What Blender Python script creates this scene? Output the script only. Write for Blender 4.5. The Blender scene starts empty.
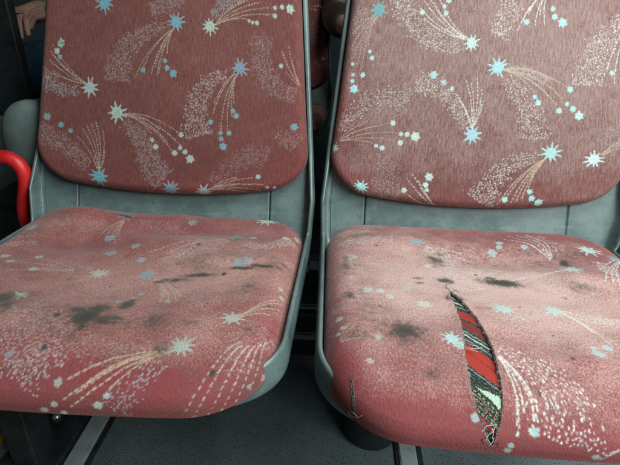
import bpy, bmesh, math, random
import numpy as np
from mathutils import Vector, Matrix

S = bpy.context.scene
COL = S.collection
R_ = math.radians

# ------------------------------------------------------------------ camera
CAM = bpy.data.cameras.new('camera')
cam = bpy.data.objects.new('camera', CAM)
COL.objects.link(cam)
r_ = Vector((0.99781183, 0.0608576, 0.02584373))
u_ = Vector((-0.04984116, 0.43550148, 0.89880716))
w_ = Vector((-0.04344426, 0.8981285, -0.43758175))
M = Matrix((r_, u_, -w_)).transposed().to_4x4()
M.translation = (0.02284311, -0.68747658, 0.7710367)
cam.matrix_world = M
CAM.sensor_width = 36
CAM.lens = 36 * 469.70 / 620
CAM.clip_start = 0.02
CAM.clip_end = 60
S.camera = cam

# ------------------------------------------------------------------ light: inside a bus, daylight from windows on the right
world = bpy.data.worlds.new('World')
S.world = world
world.use_nodes = True
bg = world.node_tree.nodes['Background']
bg.inputs[0].default_value = (0.62, 0.9, 1.0, 1)
bg.inputs[1].default_value = 0.012


def area(name, loc, target, sx, sy, power, colour):
    l = bpy.data.lights.new(name, 'AREA')
    l.shape = 'RECTANGLE'
    l.size, l.size_y, l.energy, l.color = sx, sy, power, colour
    o = bpy.data.objects.new(name, l)
    COL.objects.link(o)
    o.location = loc
    o.rotation_euler = (Vector(target) - Vector(loc)).to_track_quat('-Z', 'Y').to_euler()
    return o


area('window_light', (1.1, -1.1, 1.42), (0.15, -0.05, 0.55), 0.9, 0.7, 26.5, (0.92, 1.0, 0.98))
area('front_window_light', (0.5, -2.1, 1.7), (0.1, 0.0, 0.55), 1.6, 0.7, 2.5, (0.9, 1.0, 0.97))
area('ceiling_light', (0.46, -0.46, 1.68), (0.16, -0.05, 0.5), 0.35, 0.5, 13.5, (0.93, 1.0, 0.98))
S.view_settings.view_transform = 'Standard'
S.view_settings.look = 'None'
S.view_settings.exposure = 0.12
S.view_settings.gamma = 1.0


# ------------------------------------------------------------------ materials
def new_mat(name):
    m = bpy.data.materials.new(name)
    m.use_nodes = True
    nt = m.node_tree
    return m, nt, nt.nodes['Principled BSDF']


def node(nt, t, **kw):
    n = nt.nodes.new(t)
    for k, v in kw.items():
        if k.startswith('i_'):
            n.inputs[int(k[2:])].default_value = v
        else:
            setattr(n, k, v)
    return n


def mixc(nt, fac, a, b, blend='MIX'):
    n = nt.nodes.new('ShaderNodeMix')
    n.data_type = 'RGBA'
    n.blend_type = blend
    for s, v in ((0, fac), (6, a), (7, b)):
        if hasattr(v, 'is_output'):
            nt.links.new(v, n.inputs[s])
        else:
            n.inputs[s].default_value = v if s == 0 else (*v, 1)
    return n.outputs[2]


def math_(nt, op, a, b=0.0, c=None):
    n = nt.nodes.new('ShaderNodeMath')
    n.operation = op
    for i, v in enumerate((a, b) if c is None else (a, b, c)):
        if hasattr(v, 'is_output'):
            nt.links.new(v, n.inputs[i])
        else:
            n.inputs[i].default_value = v
    return n.outputs[0]


def ramp01(nt, v, lo, hi, a=0.0, b=1.0):
    n = nt.nodes.new('ShaderNodeMapRange')
    n.interpolation_type = 'SMOOTHSTEP'
    nt.links.new(v, n.inputs[0])
    n.inputs[1].default_value, n.inputs[2].default_value = lo, hi
    n.inputs[3].default_value, n.inputs[4].default_value = a, b
    return n.outputs[0]


def noise(nt, vec, scale, detail=3, rough=0.55):
    n = node(nt, 'ShaderNodeTexNoise')
    n.inputs['Scale'].default_value = scale
    n.inputs['Detail'].default_value = detail
    n.inputs['Roughness'].default_value = rough
    if vec is not None:
        nt.links.new(vec, n.inputs['Vector'])
    return n.outputs['Fac']


def scaled(nt, vec, s):
    n = node(nt, 'ShaderNodeMapping')
    n.inputs['Scale'].default_value = s
    nt.links.new(vec, n.inputs['Vector'])
    return n.outputs[0]


def cloth_material(name, fresh, worn, streak=(1, 1), grit=0.35, amp=1.1, bumpk=0.45, grime=0.0):
    """moquette: woven base, stitched pattern (colour attribute), rubbed and stained (second attribute)"""
    m, nt, b = new_mat(name)
    uv = node(nt, 'ShaderNodeUVMap', uv_map='cloth').outputs[0]
    pat = node(nt, 'ShaderNodeAttribute', attribute_name='pattern')
    st = node(nt, 'ShaderNodeAttribute', attribute_name='wear')
    sep = node(nt, 'ShaderNodeSeparateColor')
    nt.links.new(st.outputs['Color'], sep.inputs[0])
    wear, stain, red = sep.outputs[0], sep.outputs[1], sep.outputs[2]
    streaks = noise(nt, scaled(nt, uv, (streak[0] * 430, streak[1] * 75, 1)), 1.0, 4, 0.72)
    fine = noise(nt, scaled(nt, uv, (700, 640, 1) if grime else (560, 500, 1)), 1.0, 2, 0.65)
    blotch = noise(nt, uv, 26, 5, 0.62)
    blotch2 = noise(nt, scaled(nt, uv, (1.0, 1.0, 1)), 90, 4, 0.65)
    blotch3 = noise(nt, uv, 120, 6, 0.72)
    w = math_(nt, 'ADD', wear, math_(nt, 'MULTIPLY', math_(nt, 'SUBTRACT', blotch, 0.5), 0.85))
    gk = math_(nt, 'MULTIPLY', grit, math_(nt, 'ADD', 0.5, math_(nt, 'MINIMUM', 0.55, math_(nt, 'MAXIMUM', wear, 0.0))))
    w = math_(nt, 'ADD', w, math_(nt, 'MULTIPLY', math_(nt, 'SUBTRACT', fine, 0.5), gk))
    w = math_(nt, 'ADD', w, math_(nt, 'MULTIPLY', math_(nt, 'SUBTRACT', streaks, 0.5), gk))
    w = ramp01(nt, w, 0.0, 1.0)
    c = mixc(nt, w, fresh, worn)
    c = mixc(nt, math_(nt, 'MULTIPLY', red, ramp01(nt, blotch2, 0.3, 0.7)), c, (0.26, 0.036, 0.045))
    if grime:
        # pale flecks of rubbed yarn, and ground-in dust in wide patches
        fl = noise(nt, scaled(nt, uv, (330, 300, 1)), 1.0, 2, 0.5)
        c = mixc(nt, math_(nt, 'MULTIPLY', ramp01(nt, fl, 0.54, 0.66), math_(nt, 'MULTIPLY', wear, 0.42)), c, (0.58, 0.50, 0.43))
        gb = noise(nt, scaled(nt, uv, (1, 1.6, 1)), 15, 8, 0.68)
        c = mixc(nt, math_(nt, 'MULTIPLY', ramp01(nt, gb, 0.45, 0.72), grime), c, (0.115, 0.10, 0.082))
    # weave streaks and grain, with the nap's highlights painted into the colour value
    v = math_(nt, 'ADD', 1.0 - amp * 0.72, math_(nt, 'ADD', math_(nt, 'MULTIPLY', streaks, amp), math_(nt, 'MULTIPLY', fine, amp * 0.4)))
    c = mixc(nt, 1.0, c, (1, 1, 1), 'MULTIPLY')
    hs = node(nt, 'ShaderNodeHueSaturation')
    nt.links.new(v, hs.inputs['Value'])
    nt.links.new(c, hs.inputs['Color'])
    c = hs.outputs[0]
    # stitched pattern, rubbed thin where worn
    thin = ramp01(nt, math_(nt, 'ADD', fine, math_(nt, 'MULTIPLY', blotch2, 0.5)), 0.42, 0.85, 0.45 if grime else 0.5, 1.0)
    pf = math_(nt, 'MULTIPLY', pat.outputs['Alpha'], thin)
    pc = mixc(nt, math_(nt, 'MULTIPLY', wear, 0.22), pat.outputs['Color'], worn)
    hp = node(nt, 'ShaderNodeHueSaturation')
    nt.links.new(math_(nt, 'ADD', 0.62, math_(nt, 'MULTIPLY', fine, 0.72)), hp.inputs['Value'])
    nt.links.new(pc, hp.inputs['Color'])
    c = mixc(nt, pf, c, hp.outputs[0])
    # stains
    sm = math_(nt, 'ADD', stain, math_(nt, 'MULTIPLY', math_(nt, 'SUBTRACT', blotch3, 0.5), 1.9))
    sm = math_(nt, 'ADD', sm, math_(nt, 'MULTIPLY', math_(nt, 'SUBTRACT', fine, 0.5), 1.2))
    rim = math_(nt, 'MULTIPLY', ramp01(nt, sm, 0.10, 0.5), ramp01(nt, stain, 0.03, 0.2))
    sm = math_(nt, 'MULTIPLY', ramp01(nt, sm, 0.36, 0.62), ramp01(nt, stain, 0.05, 0.25))
    c = mixc(nt, math_(nt, 'MULTIPLY', rim, 0.5), c, (0.105, 0.09, 0.075))
    op = math_(nt, 'MINIMUM', 0.94, math_(nt, 'ADD', 0.38, math_(nt, 'MULTIPLY', stain, 0.6)))
    c = mixc(nt, math_(nt, 'MULTIPLY', sm, op), c, (0.030, 0.034, 0.029))
    nt.links.new(c, b.inputs['Base Color'])
    b.inputs['Roughness'].default_value = 0.85
    b.inputs['Specular IOR Level'].default_value = 0.25
    b.inputs['Sheen Weight'].default_value = 0.16
    b.inputs['Sheen Roughness'].default_value = 0.4
    b.inputs['Sheen Tint'].default_value = (1, 0.96, 0.93, 1)
    bump = node(nt, 'ShaderNodeBump')
    bump.inputs['Strength'].default_value = bumpk
    bump.inputs['Distance'].default_value = 0.0012
    h = math_(nt, 'ADD', math_(nt, 'ADD', streaks, math_(nt, 'MULTIPLY', fine, 0.8)), math_(nt, 'MULTIPLY', pat.outputs['Alpha'], 0.5))
    nt.links.new(h, bump.inputs['Height'])
    nt.links.new(bump.outputs[0], b.inputs['Normal'])
    return m


def plastic(name, c1, c2, rough=0.4, scale=30, spec=0.5, scratch=0.0, bump=0.1, metallic=0.0):
    m, nt, b = new_mat(name)
    tc = node(nt, 'ShaderNodeTexCoord').outputs['Object']
    n1 = noise(nt, tc, scale, 6, 0.65)
    n2 = noise(nt, scaled(nt, tc, (9, 9, 1)), 40, 3, 0.6)
    c = mixc(nt, ramp01(nt, n1, 0.3, 0.72), c1, c2)
    if scratch:
        n3 = noise(nt, scaled(nt, tc, (3, 70, 45)), 4, 4, 0.6)
        n4 = noise(nt, tc, 170, 4, 0.7)
        c = mixc(nt, math_(nt, 'MULTIPLY', ramp01(nt, n4, 0.56, 0.7), 0.55), c, tuple(x * 0.45 for x in c1))
        c = mixc(nt, math_(nt, 'MULTIPLY', ramp01(nt, n3, 0.58, 0.72), scratch), c, tuple(min(1, x * 1.9) for x in c2))
    nt.links.new(c, b.inputs['Base Color'])
    nt.links.new(ramp01(nt, n1, 0.2, 0.8, rough - 0.1, rough + 0.14), b.inputs['Roughness'])
    b.inputs['Specular IOR Level'].default_value = spec
    b.inputs['Metallic'].default_value = metallic
    bp = node(nt, 'ShaderNodeBump')
    bp.inputs['Strength'].default_value = bump
    bp.inputs['Distance'].default_value = 0.001
    nt.links.new(n2, bp.inputs['Height'])
    nt.links.new(bp.outputs[0], b.inputs['Normal'])
    return m


FRESH = (0.17, 0.05, 0.045)
M_back_l = cloth_material('moquette_back', (0.142, 0.046, 0.040), (0.205, 0.10, 0.084), (1, 1), 0.6, 1.45)  # darker copy of the back cloth, weaker light put into its colour
M_back_r = cloth_material('moquette_back_glare', (0.155, 0.058, 0.052), (0.285, 0.19, 0.175), (1, 1), 0.8, 1.55)  # paler, greyer copy of the back cloth, glare put into its colour
M_seat_l = cloth_material('moquette_seat', (0.215, 0.055, 0.055), (0.43, 0.25, 0.215), (1.5, 3.4), 1.0, 1.15, 0.5, 0.42)
M_seat_r = cloth_material('moquette_seat_worn', (0.235, 0.058, 0.06), (0.54, 0.36, 0.325), (1.5, 3.4), 0.95, 1.1, 0.5, 0.36)
M_shell = plastic('grey_shell_plastic', (0.068, 0.108, 0.108), (0.145, 0.205, 0.20), 0.32, 11, 0.55, 0.3, 0.15)
M_dark = plastic('black_steel', (0.012, 0.016, 0.017), (0.03, 0.036, 0.038), 0.5, 30, 0.4)
M_frame = plastic('grey_steel', (0.13, 0.15, 0.152), (0.22, 0.25, 0.25), 0.42, 25, 0.5)
M_red = plastic('red_rubber', (0.42, 0.010, 0.014), (0.62, 0.02, 0.022), 0.4, 30, 0.5, 0, 0.2)
M_alu = plastic('aluminium_rail', (0.28, 0.335, 0.34), (0.42, 0.47, 0.475), 0.42, 40, 0.5, 0.3, 0.1, 0.15)
M_bolt = plastic('bolt_steel', (0.55, 0.6, 0.58), (0.75, 0.8, 0.78), 0.25, 60, 0.5, 0, 0.1, 0.8)
M_hinge = plastic('hinge_plastic', (0.09, 0.125, 0.12), (0.125, 0.165, 0.155), 0.5, 30)
M_skin = plastic('skin', (0.46, 0.25, 0.19), (0.56, 0.33, 0.26), 0.5, 40)
M_jeans = plastic('denim', (0.014, 0.036, 0.062), (0.03, 0.062, 0.10), 0.85, 60, 0.2, 0, 0.5)
M_jeans_d = plastic('dark_denim', (0.016, 0.026, 0.034), (0.028, 0.042, 0.054), 0.85, 60, 0.2, 0, 0.5)
M_sweater = plastic('olive_knit', (0.10, 0.095, 0.05), (0.16, 0.15, 0.08), 0.9, 60, 0.2, 0, 0.6)
M_hair = plastic('hair', (0.02, 0.014, 0.01), (0.04, 0.028, 0.02), 0.5, 80)
M_yellow = plastic('yellow_paint', (0.42, 0.24, 0.02), (0.55, 0.33, 0.03), 0.5, 30)
M_thread = plastic('white_thread', (0.4, 0.4, 0.36), (0.6, 0.6, 0.55), 0.8, 90)
M_darkthread = plastic('dark_thread', (0.02, 0.026, 0.024), (0.05, 0.055, 0.05), 0.9, 90)


def floor_material():
    m, nt, b = new_mat('speckled_vinyl')
    tc = node(nt, 'ShaderNodeTexCoord').outputs['Object']
    n1 = noise(nt, tc, 7, 6, 0.6)
    c = mixc(nt, ramp01(nt, n1, 0.3, 0.7), (0.092, 0.120, 0.124), (0.145, 0.182, 0.186))
    sp = noise(nt, tc, 330, 2, 0.5)
    c = mixc(nt, ramp01(nt, sp, 0.57, 0.65), c, (0.02, 0.026, 0.03))
    sp2 = noise(nt, scaled(nt, tc, (1.1, 0.9, 1)), 260, 2, 0.5)
    c = mixc(nt, math_(nt, 'MULTIPLY', ramp01(nt, sp2, 0.64, 0.7), 0.6), c, (0.24, 0.28, 0.28))
    nt.links.new(c, b.inputs['Base Color'])
    b.inputs['Roughness'].default_value = 0.55
    return m


def inner_material():
    """the older woven cover that shows through the tear: slanting bands"""
    m, nt, b = new_mat('striped_old_cover')
    uv = node(nt, 'ShaderNodeUVMap', uv_map='cloth').outputs[0]
    at = node(nt, 'ShaderNodeAttribute', attribute_name='pattern')
    fine = noise(nt, scaled(nt, uv, (800, 800, 1)), 1, 2, 0.6)
    hs = node(nt, 'ShaderNodeHueSaturation')
    nt.links.new(math_(nt, 'ADD', 0.55, math_(nt, 'MULTIPLY', fine, 0.9)), hs.inputs['Value'])
    nt.links.new(at.outputs['Color'], hs.inputs['Color'])
    nt.links.new(hs.outputs[0], b.inputs['Base Color'])
    b.inputs['Roughness'].default_value = 0.9
    b.inputs['Specular IOR Level'].default_value = 0.2
    bp = node(nt, 'ShaderNodeBump')
    bp.inputs['Strength'].default_value = 0.5
    bp.inputs['Distance'].default_value = 0.001
    nt.links.new(fine, bp.inputs['Height'])
    nt.links.new(bp.outputs[0], b.inputs['Normal'])
    return m


M_floor = floor_material()
M_inner = inner_material()


# ------------------------------------------------------------------ mesh helpers
def empty(name, loc, label, cat, group=None):
    o = bpy.data.objects.new(name, None)
    o.empty_display_size = 0.1
    COL.objects.link(o)
    o.location = loc
    o['label'], o['category'] = label, cat
    if group:
        o['group'] = group
    return o


def link(name, me, mat, parent=None, smooth=True):
    o = bpy.data.objects.new(name, me)
    me.materials.append(mat)
    if smooth:
        me.polygons.foreach_set('use_smooth', np.ones(len(me.polygons), dtype=bool))
    COL.objects.link(o)
    if parent:
        o.parent = parent
    return o


def np_mesh(name, co, faces):
    me = bpy.data.meshes.new(name)
    n, f = len(co), len(faces)
    me.vertices.add(n)
    me.vertices.foreach_set('co', np.ascontiguousarray(co, dtype=np.float32).ravel())
    me.loops.add(f * 4)
    me.loops.foreach_set('vertex_index', np.ascontiguousarray(faces, dtype=np.int32).ravel())
    me.polygons.add(f)
    me.polygons.foreach_set('loop_start', np.arange(0, f * 4, 4, dtype=np.int32))
    me.update(calc_edges=True)
    return me


def grid_faces(nr, nc, wrap=False):
    i = np.arange(nr - 1)[:, None]
    j = np.arange(nc if wrap else nc - 1)[None, :]
    k = (j + 1) % nc
    a = i * nc + j
    return np.stack([a, i * nc + k, (i + 1) * nc + k, (i + 1) * nc + j], -1).reshape(-1, 4)


def box_bm(bm, cx, cy, cz, sx, sy, sz, rz=0.0):
    g = bmesh.ops.create_cube(bm, size=1.0)
    mt = Matrix.Translation((cx, cy, cz)) @ Matrix.Rotation(rz, 4, 'Z') @ Matrix.Diagonal((sx, sy, sz, 1))
    bmesh.ops.transform(bm, matrix=mt, verts=g['verts'])
    return g['verts']


def bm_obj(name, bm, mat, parent=None, bevel=0.0, smooth=True):
    if bevel:
        bmesh.ops.bevel(bm, geom=bm.edges[:], offset=bevel, segments=3, affect='EDGES', clamp_overlap=True)
    me = bpy.data.meshes.new(name)
    bm.normal_update()
    bm.to_mesh(me)
    bm.free()
    o = link(name, me, mat, parent, smooth)
    return o


def box(name, c, s, mat, parent=None, bevel=0.003, rz=0.0):
    bm = bmesh.new()
    box_bm(bm, *c, *s, rz)
    return bm_obj(name, bm, mat, parent, bevel, False)


def lathe(name, prof, c, mat, parent=None, seg=40):
    pr = np.array(prof)
    t = np.linspace(0, 2 * np.pi, seg, endpoint=False)
    co = np.stack([pr[:, :1] * np.cos(t) + c[0], pr[:, :1] * np.sin(t) + c[1], np.repeat(pr[:, 1:], seg, 1) + c[2]], -1).reshape(-1, 3)
    return link(name, np_mesh(name, co, grid_faces(len(pr), seg, True)), mat, parent)


def smooth_path(pts, n=12):
    P = [np.array(p, float) for p in pts]
    P = [2 * P[0] - P[1]] + P + [2 * P[-1] - P[-2]]
    out = []
    for i in range(1, len(P) - 2):
        for k in range(n):
            t = k / n
            out.append(0.5 * (2 * P[i] + (P[i + 1] - P[i - 1]) * t + (2 * P[i - 1] - 5 * P[i] + 4 * P[i + 1] - P[i + 2]) * t * t
                              + (3 * P[i] - P[i - 1] - 3 * P[i + 1] + P[i + 2]) * t ** 3))
    out.append(P[-2])
    return np.array(out)


def tube(name, pts, r, mat, parent=None, seg=14, n=12, flat=1.0):
    P = smooth_path(pts, n) if n > 1 else np.array(pts, float)
    T = np.gradient(P, axis=0)
    T /= np.linalg.norm(T, axis=1)[:, None] + 1e-12
    ref = np.array([0, 0, 1.0]) if abs(T[0][2]) < 0.8 else np.array([1.0, 0, 0])
    co, prev = [], ref - T[0] * (ref @ T[0])
    th = np.linspace(0, 2 * np.pi, seg, endpoint=False)
    rr = np.full(len(P), r) if np.isscalar(r) else np.interp(np.linspace(0, 1, len(P)), np.linspace(0, 1, len(r)), r)
    for i, p in enumerate(P):
        a = prev - T[i] * (prev @ T[i])
        a /= np.linalg.norm(a)
        b = np.cross(T[i], a)
        prev = a
        co.append(p + rr[i] * (np.cos(th)[:, None] * a + flat * np.sin(th)[:, None] * b))
    co = [np.repeat(P[:1], seg, 0)] + co + [np.repeat(P[-1:], seg, 0)]
    co = np.concatenate(co)
    return link(name, np_mesh(name, co, grid_faces(len(P) + 2, seg, True)), mat, parent)


# ------------------------------------------------------------------ seat geometry (metres)
D = 0.46                      # spacing of the two seats
TILT, REC = 0.0691, 0.3461    # cushion tilt, backrest recline
WS, LS = 0.2136, 0.4102       # cushion half width and length
YB, ZB = -0.0235, 0.5013      # bottom of the backrest cushion
WB0, TAPER, ARCH = 0.217, 0.0821, 0.0193
BH = 0.60


def wback(h):
    return WB0 - TAPER * np.clip(h, 0, 0.62)


def slack(seed, n, k, r0, r1):
    rg = np.random.RandomState(seed)
    return [(rg.uniform(-0.19, 0.19), rg.uniform(-0.2, 0.17), rg.uniform(r0, r1) * 1.5, rg.uniform(r0, r1) * 0.8, rg.normal(0, k)) for _ in range(n)]


class Cloth:
    """a padded cushion cover: cloth coordinates (a across, b along) wrapped round a rounded edge"""

    def __init__(s, ext, rc, R, drop, step, fine_b=None):
        s.R, s.drop = R, drop
        s.band = R * math.pi / 2 + drop
        e = s.band - R
        s.ex, s.ey = ext[0] + e, ext[1] + e
        s.rc = rc + e
        nb = int(2 * s.ey / step) + 1
        bs = np.linspace(-s.ey, s.ey, nb)
        if fine_b is not None:     # coarser rows past fine_b
            k = bs <= fine_b
            bs = np.concatenate([bs[k], np.arange(fine_b + step * 3, s.ey, step * 3), [s.ey]])
        d = np.minimum(s.ey - np.abs(bs), s.rc)
        hw = s.ex - s.rc + np.sqrt(np.maximum(s.rc ** 2 - (s.rc - d) ** 2, 0))
        na = int(2 * s.ex / step) + 1
        A = hw[:, None] * np.linspace(-1, 1, na)[None, :]
        B = np.repeat(bs[:, None], na, 1)
        s.shape = A.shape
        s.A, s.B = A.ravel(), B.ravel()
        s.P, s.Z, s.N, s.T = s.wrap(s.A, s.B)

    def wrap(s, A, B):
        qx, qy = np.abs(A) - (s.ex - s.rc), np.abs(B) - (s.ey - s.rc)
        mx, my = np.maximum(qx, 0), np.maximum(qy, 0)
        ln = np.hypot(mx, my)
        sd = ln + np.minimum(np.maximum(qx, qy), 0) - s.rc
        cor = (qx > 0) & (qy > 0)
        nx = np.where(cor, mx / np.maximum(ln, 1e-9), (qx >= qy) * 1.0) * np.sign(A)
        ny = np.where(cor, my / np.maximum(ln, 1e-9), (qx < qy) * 1.0) * np.sign(B)
        t = np.clip(sd + s.band, 0, None)
        th = np.minimum(t / s.R, math.pi / 2)
        off = s.R * np.sin(th)
        z = -s.R * (1 - np.cos(th)) - np.maximum(t - s.R * math.pi / 2, 0)
        P = np.stack([A - nx * (t - off), B - ny * (t - off)], -1)
        return P, z, np.stack([nx, ny], -1), t


def gsum(a, b, gs):
    z = np.zeros_like(a)
    for ca, cb, ra, rb, k in gs:
        z += k * np.exp(-((a - ca) / ra) ** 2 - ((b - cb) / rb) ** 2)
    return z


SEAT_C = (-LS + 0.014) / 2          # centre of the cushion along its length
SEAT_E = (LS + 0.014) / 2
FRONT_DROP = -0.30


def seat_point(x, ly, z):
    return np.stack([x, ly * math.cos(TILT) + z * math.sin(TILT), 0.46 - ly * math.sin(TILT) + z * math.cos(TILT)], -1)


def back_point(x, h, z):
    return np.stack([x, YB + h * math.sin(REC) - z * math.cos(REC), ZB + h * math.cos(REC) + z * math.sin(REC)], -1)


def seat_map(P, Z, N, T, A, B, bumps, short=0.0):
    """cloth B runs from the back (-) to the front (+)"""
    x, ly = P[:, 0], SEAT_C - P[:, 1]
    fr = np.clip(N[:, 1], 0, 1) ** 2 * np.clip(T / 0.03, 0, 1)
    z = Z * (1 + FRONT_DROP * fr) - 0.0115 * np.clip((P[:, 1] - SEAT_E + 0.085) / 0.085, 0, 1) ** 2 + gsum(A, B, bumps) * np.clip(1 - T / 0.05, 0, 1)
    f = np.clip((P[:, 1] + 0.05) / SEAT_E, 0, 1)
    x = x * (1 - 0.034 * np.clip((P[:, 1] + SEAT_E) / (2 * SEAT_E), 0, 1))
    ly = ly - 0.010 * (0.15 - (x / 0.2) ** 2).clip(-0.9) * f ** 2 - 0.006 * fr
    return seat_point(x, ly + short * f, z)


def back_map(P, Z, N, T, A, B, bumps, wide=0.0):
    """cloth B runs from the bottom (-) to the top (+)"""
    h = P[:, 1] + BH / 2
    x = P[:, 0] * wback(h) / WB0
    x = x + wide * np.clip(x / 0.2, 0, None)
    h2 = h + ARCH * (x / 0.2) ** 2 * np.clip(1 - h / 0.15, 0, 1)
    z = Z + gsum(A, B, bumps) * np.clip(1 - T / 0.03, 0, 1)
    return back_point(x, h2, z)


# ------------------------------------------------------------------ the stitched pattern, drawn in cloth coordinates
COLS = {'c': (0.11, 0.36, 0.41), 'g': (0.36, 0.50, 0.42), 'b': (0.16, 0.29, 0.36), 'w': (0.52, 0.50, 0.42), 'y': (0.52, 0.40, 0.24),
        'l': (0.34, 0.36, 0.44), 'p': (0.50, 0.42, 0.38), 'C': (0.36, 0.70, 0.70), 'G': (0.50, 0.72, 0.66), 'W': (0.74, 0.75, 0.68)}


class Canvas:
    def __init__(s, ex, ey, res=0.0005, seed=1):
        s.ex, s.ey, s.res = ex, ey, res
        s.h, s.w = int(2 * ey / res) + 4, int(2 * ex / res) + 4
        s.rgb = np.zeros((s.h, s.w, 3), np.float32) + 0.4
        s.al = np.zeros((s.h, s.w), np.float32)
        s.wear = np.zeros((s.h, s.w), np.float32)
        s.stain = np.zeros((s.h, s.w), np.float32)
        s.red = np.zeros((s.h, s.w), np.float32)
        s.rng = random.Random(seed)

    def win(s, a, b, ra, rb):
        i0, i1 = int((b - rb + s.ey) / s.res), int((b + rb + s.ey) / s.res) + 2
        j0, j1 = int((a - ra + s.ex) / s.res), int((a + ra + s.ex) / s.res) + 2
        i0, j0, i1, j1 = max(i0, 0), max(j0, 0), min(i1, s.h), min(j1, s.w)
        if i0 >= i1 or j0 >= j1:
            return None
        y = np.arange(i0, i1)[:, None] * s.res - s.ey - b
        x = np.arange(j0, j1)[None, :] * s.res - s.ex - a
        return slice(i0, i1), slice(j0, j1), x, y

    def put(s, sl, m, col):
        m = m[..., None]
        s.rgb[sl] = s.rgb[sl] * (1 - m) + np.array(col, np.float32) * m
        s.al[sl] = np.maximum(s.al[sl], m[..., 0])

    def dash(s, a, b, ln, r, ang, col, k=1.0):
        q = s.win(a, b, ln + r * 2, ln + r * 2)
        if q is None:
            return
        i, j, x, y = q
        ca, sa = math.cos(ang), math.sin(ang)
        u, v = x * ca + y * sa, -x * sa + y * ca
        d = np.hypot(np.maximum(np.abs(u) - ln, 0), v)
        s.put((i, j), k * np.clip((r - d) / s.res * 0.7 + 0.5, 0, 1), col)

    def star(s, a, b, r, col, spikes=8, core=0.5):
        q = s.win(a, b, r * 1.3, r * 1.3)
        if q is None:
            return
        i, j, x, y = q
        th = np.arctan2(y, x)
        rad = np.full(th.shape, core * r)
        ph = s.rng.uniform(0, 6.28)
        for k in range(spikes):
            c = ph + k * 2 * math.pi / spikes + s.rng.uniform(-0.12, 0.12)
            dd = np.abs((th - c + math.pi) % (2 * math.pi) - math.pi)
            rr = r * s.rng.uniform(0.85, 1.15)
            wd = 0.5 * math.pi / spikes
            rad = np.maximum(rad, core * r + (rr - core * r) * np.clip(1 - dd / wd, 0, 1) ** 0.75)
        d = np.hypot(x, y) - rad
        s.put((i, j), s.fade * np.clip(-d / s.res * 0.4 + 0.5, 0, 1), [c * s.rng.uniform(0.92, 1.08) for c in col])

    def cloud(s, path, w0, w1, col, sp=0.003, r=0.0007, k=1.0):
        sp, r, k = sp * (1.0 if r > 0.00072 else 0.88), r * (1.06 if r > 0.00072 else 0.9), min(1.0, k * 1.05)
        P = np.array(path)
        P = smooth_path(np.c_[P, np.zeros(len(P))], 10)[:, :2]
        L = np.r_[0, np.cumsum(np.hypot(*np.diff(P, axis=0).T))]
        tot = L[-1]
        n = int(tot * (w0 + w1) * 1.15 / sp ** 2)
        pts = []
        for _ in range(n * 6):
            if len(pts) >= n:
                break
            t = min(1.06, s.rng.random() * 1.02 + abs(s.rng.gauss(0, 0.02)))
            if s.rng.random() > (w0 + (w1 - w0) * t) / max(w0, w1):
                continue
            d = t * tot
            x, y = s.rng.gauss(0, 0.0012) + np.interp(d, L, P[:, 0]), s.rng.gauss(0, 0.0012) + np.interp(d, L, P[:, 1])
            e = min(d + 0.004, tot)
            dx, dy = np.interp(e, L, P[:, 0]) - np.interp(e - 0.006, L, P[:, 0]), np.interp(e, L, P[:, 1]) - np.interp(e - 0.006, L, P[:, 1])
            ang = math.atan2(dy, dx)
            o = s.rng.uniform(-1, 1) + s.rng.gauss(0, 0.22)
            o = max(-1.6, min(1.6, o)) * (w0 + (w1 - w0) * t) * 1.2
            x, y = x - math.sin(ang) * o, y + math.cos(ang) * o
            if any((x - px) ** 2 + (y - py) ** 2 < (sp * 0.62) ** 2 for px, py, _, _ in pts[-400:]):
                continue
            pts.append((x, y, ang, t))
        for x, y, ang, t in pts:
            s.dash(x, y, r * s.rng.uniform(0.1, 0.7), r * s.rng.uniform(0.65, 1.05), ang + s.rng.uniform(-0.5, 0.5), col,
                   k * s.rng.uniform(0.6, 1))

    def line(s, p0, pm, p1, col, r=0.00075, k=0.95):
        p0, pm, p1 = (np.array(p) for p in (p0, pm, p1))
        n = int((np.hypot(*(pm - p0)) + np.hypot(*(p1 - pm))) / (0.0034 + r * 3)) + 2
        for q in range(n):
            t = (q + 0.5) / n
            p = (1 - t) ** 2 * p0 + 2 * t * (1 - t) * pm + t * t * p1
            d = (1 - t) * (pm - p0) + t * (p1 - pm)
            s.dash(p[0] + s.rng.gauss(0, 0.0002), p[1] + s.rng.gauss(0, 0.0002), (0.0006 + r) * s.rng.uniform(0.6, 1.2), r * s.rng.uniform(0.8, 1.15), math.atan2(d[1], d[0]) + s.rng.uniform(-0.12, 0.12),
                   col, k * s.rng.uniform(0.75, 1))

    def blob(s, layer, a, b, ra, rb, k, ang=0.0):
        m = max(ra, rb) * 2.6
        q = s.win(a, b, m, m)
        if q is None:
            return
        i, j, x, y = q
        ca, sa = math.cos(ang), math.sin(ang)
        u, v = x * ca + y * sa, -x * sa + y * ca
        g = k * np.exp(-(u / ra) ** 2 - (v / rb) ** 2)
        L = getattr(s, layer)
        L[i, j] = np.maximum(L[i, j], g) if layer == 'stain' else L[i, j] + g

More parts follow.
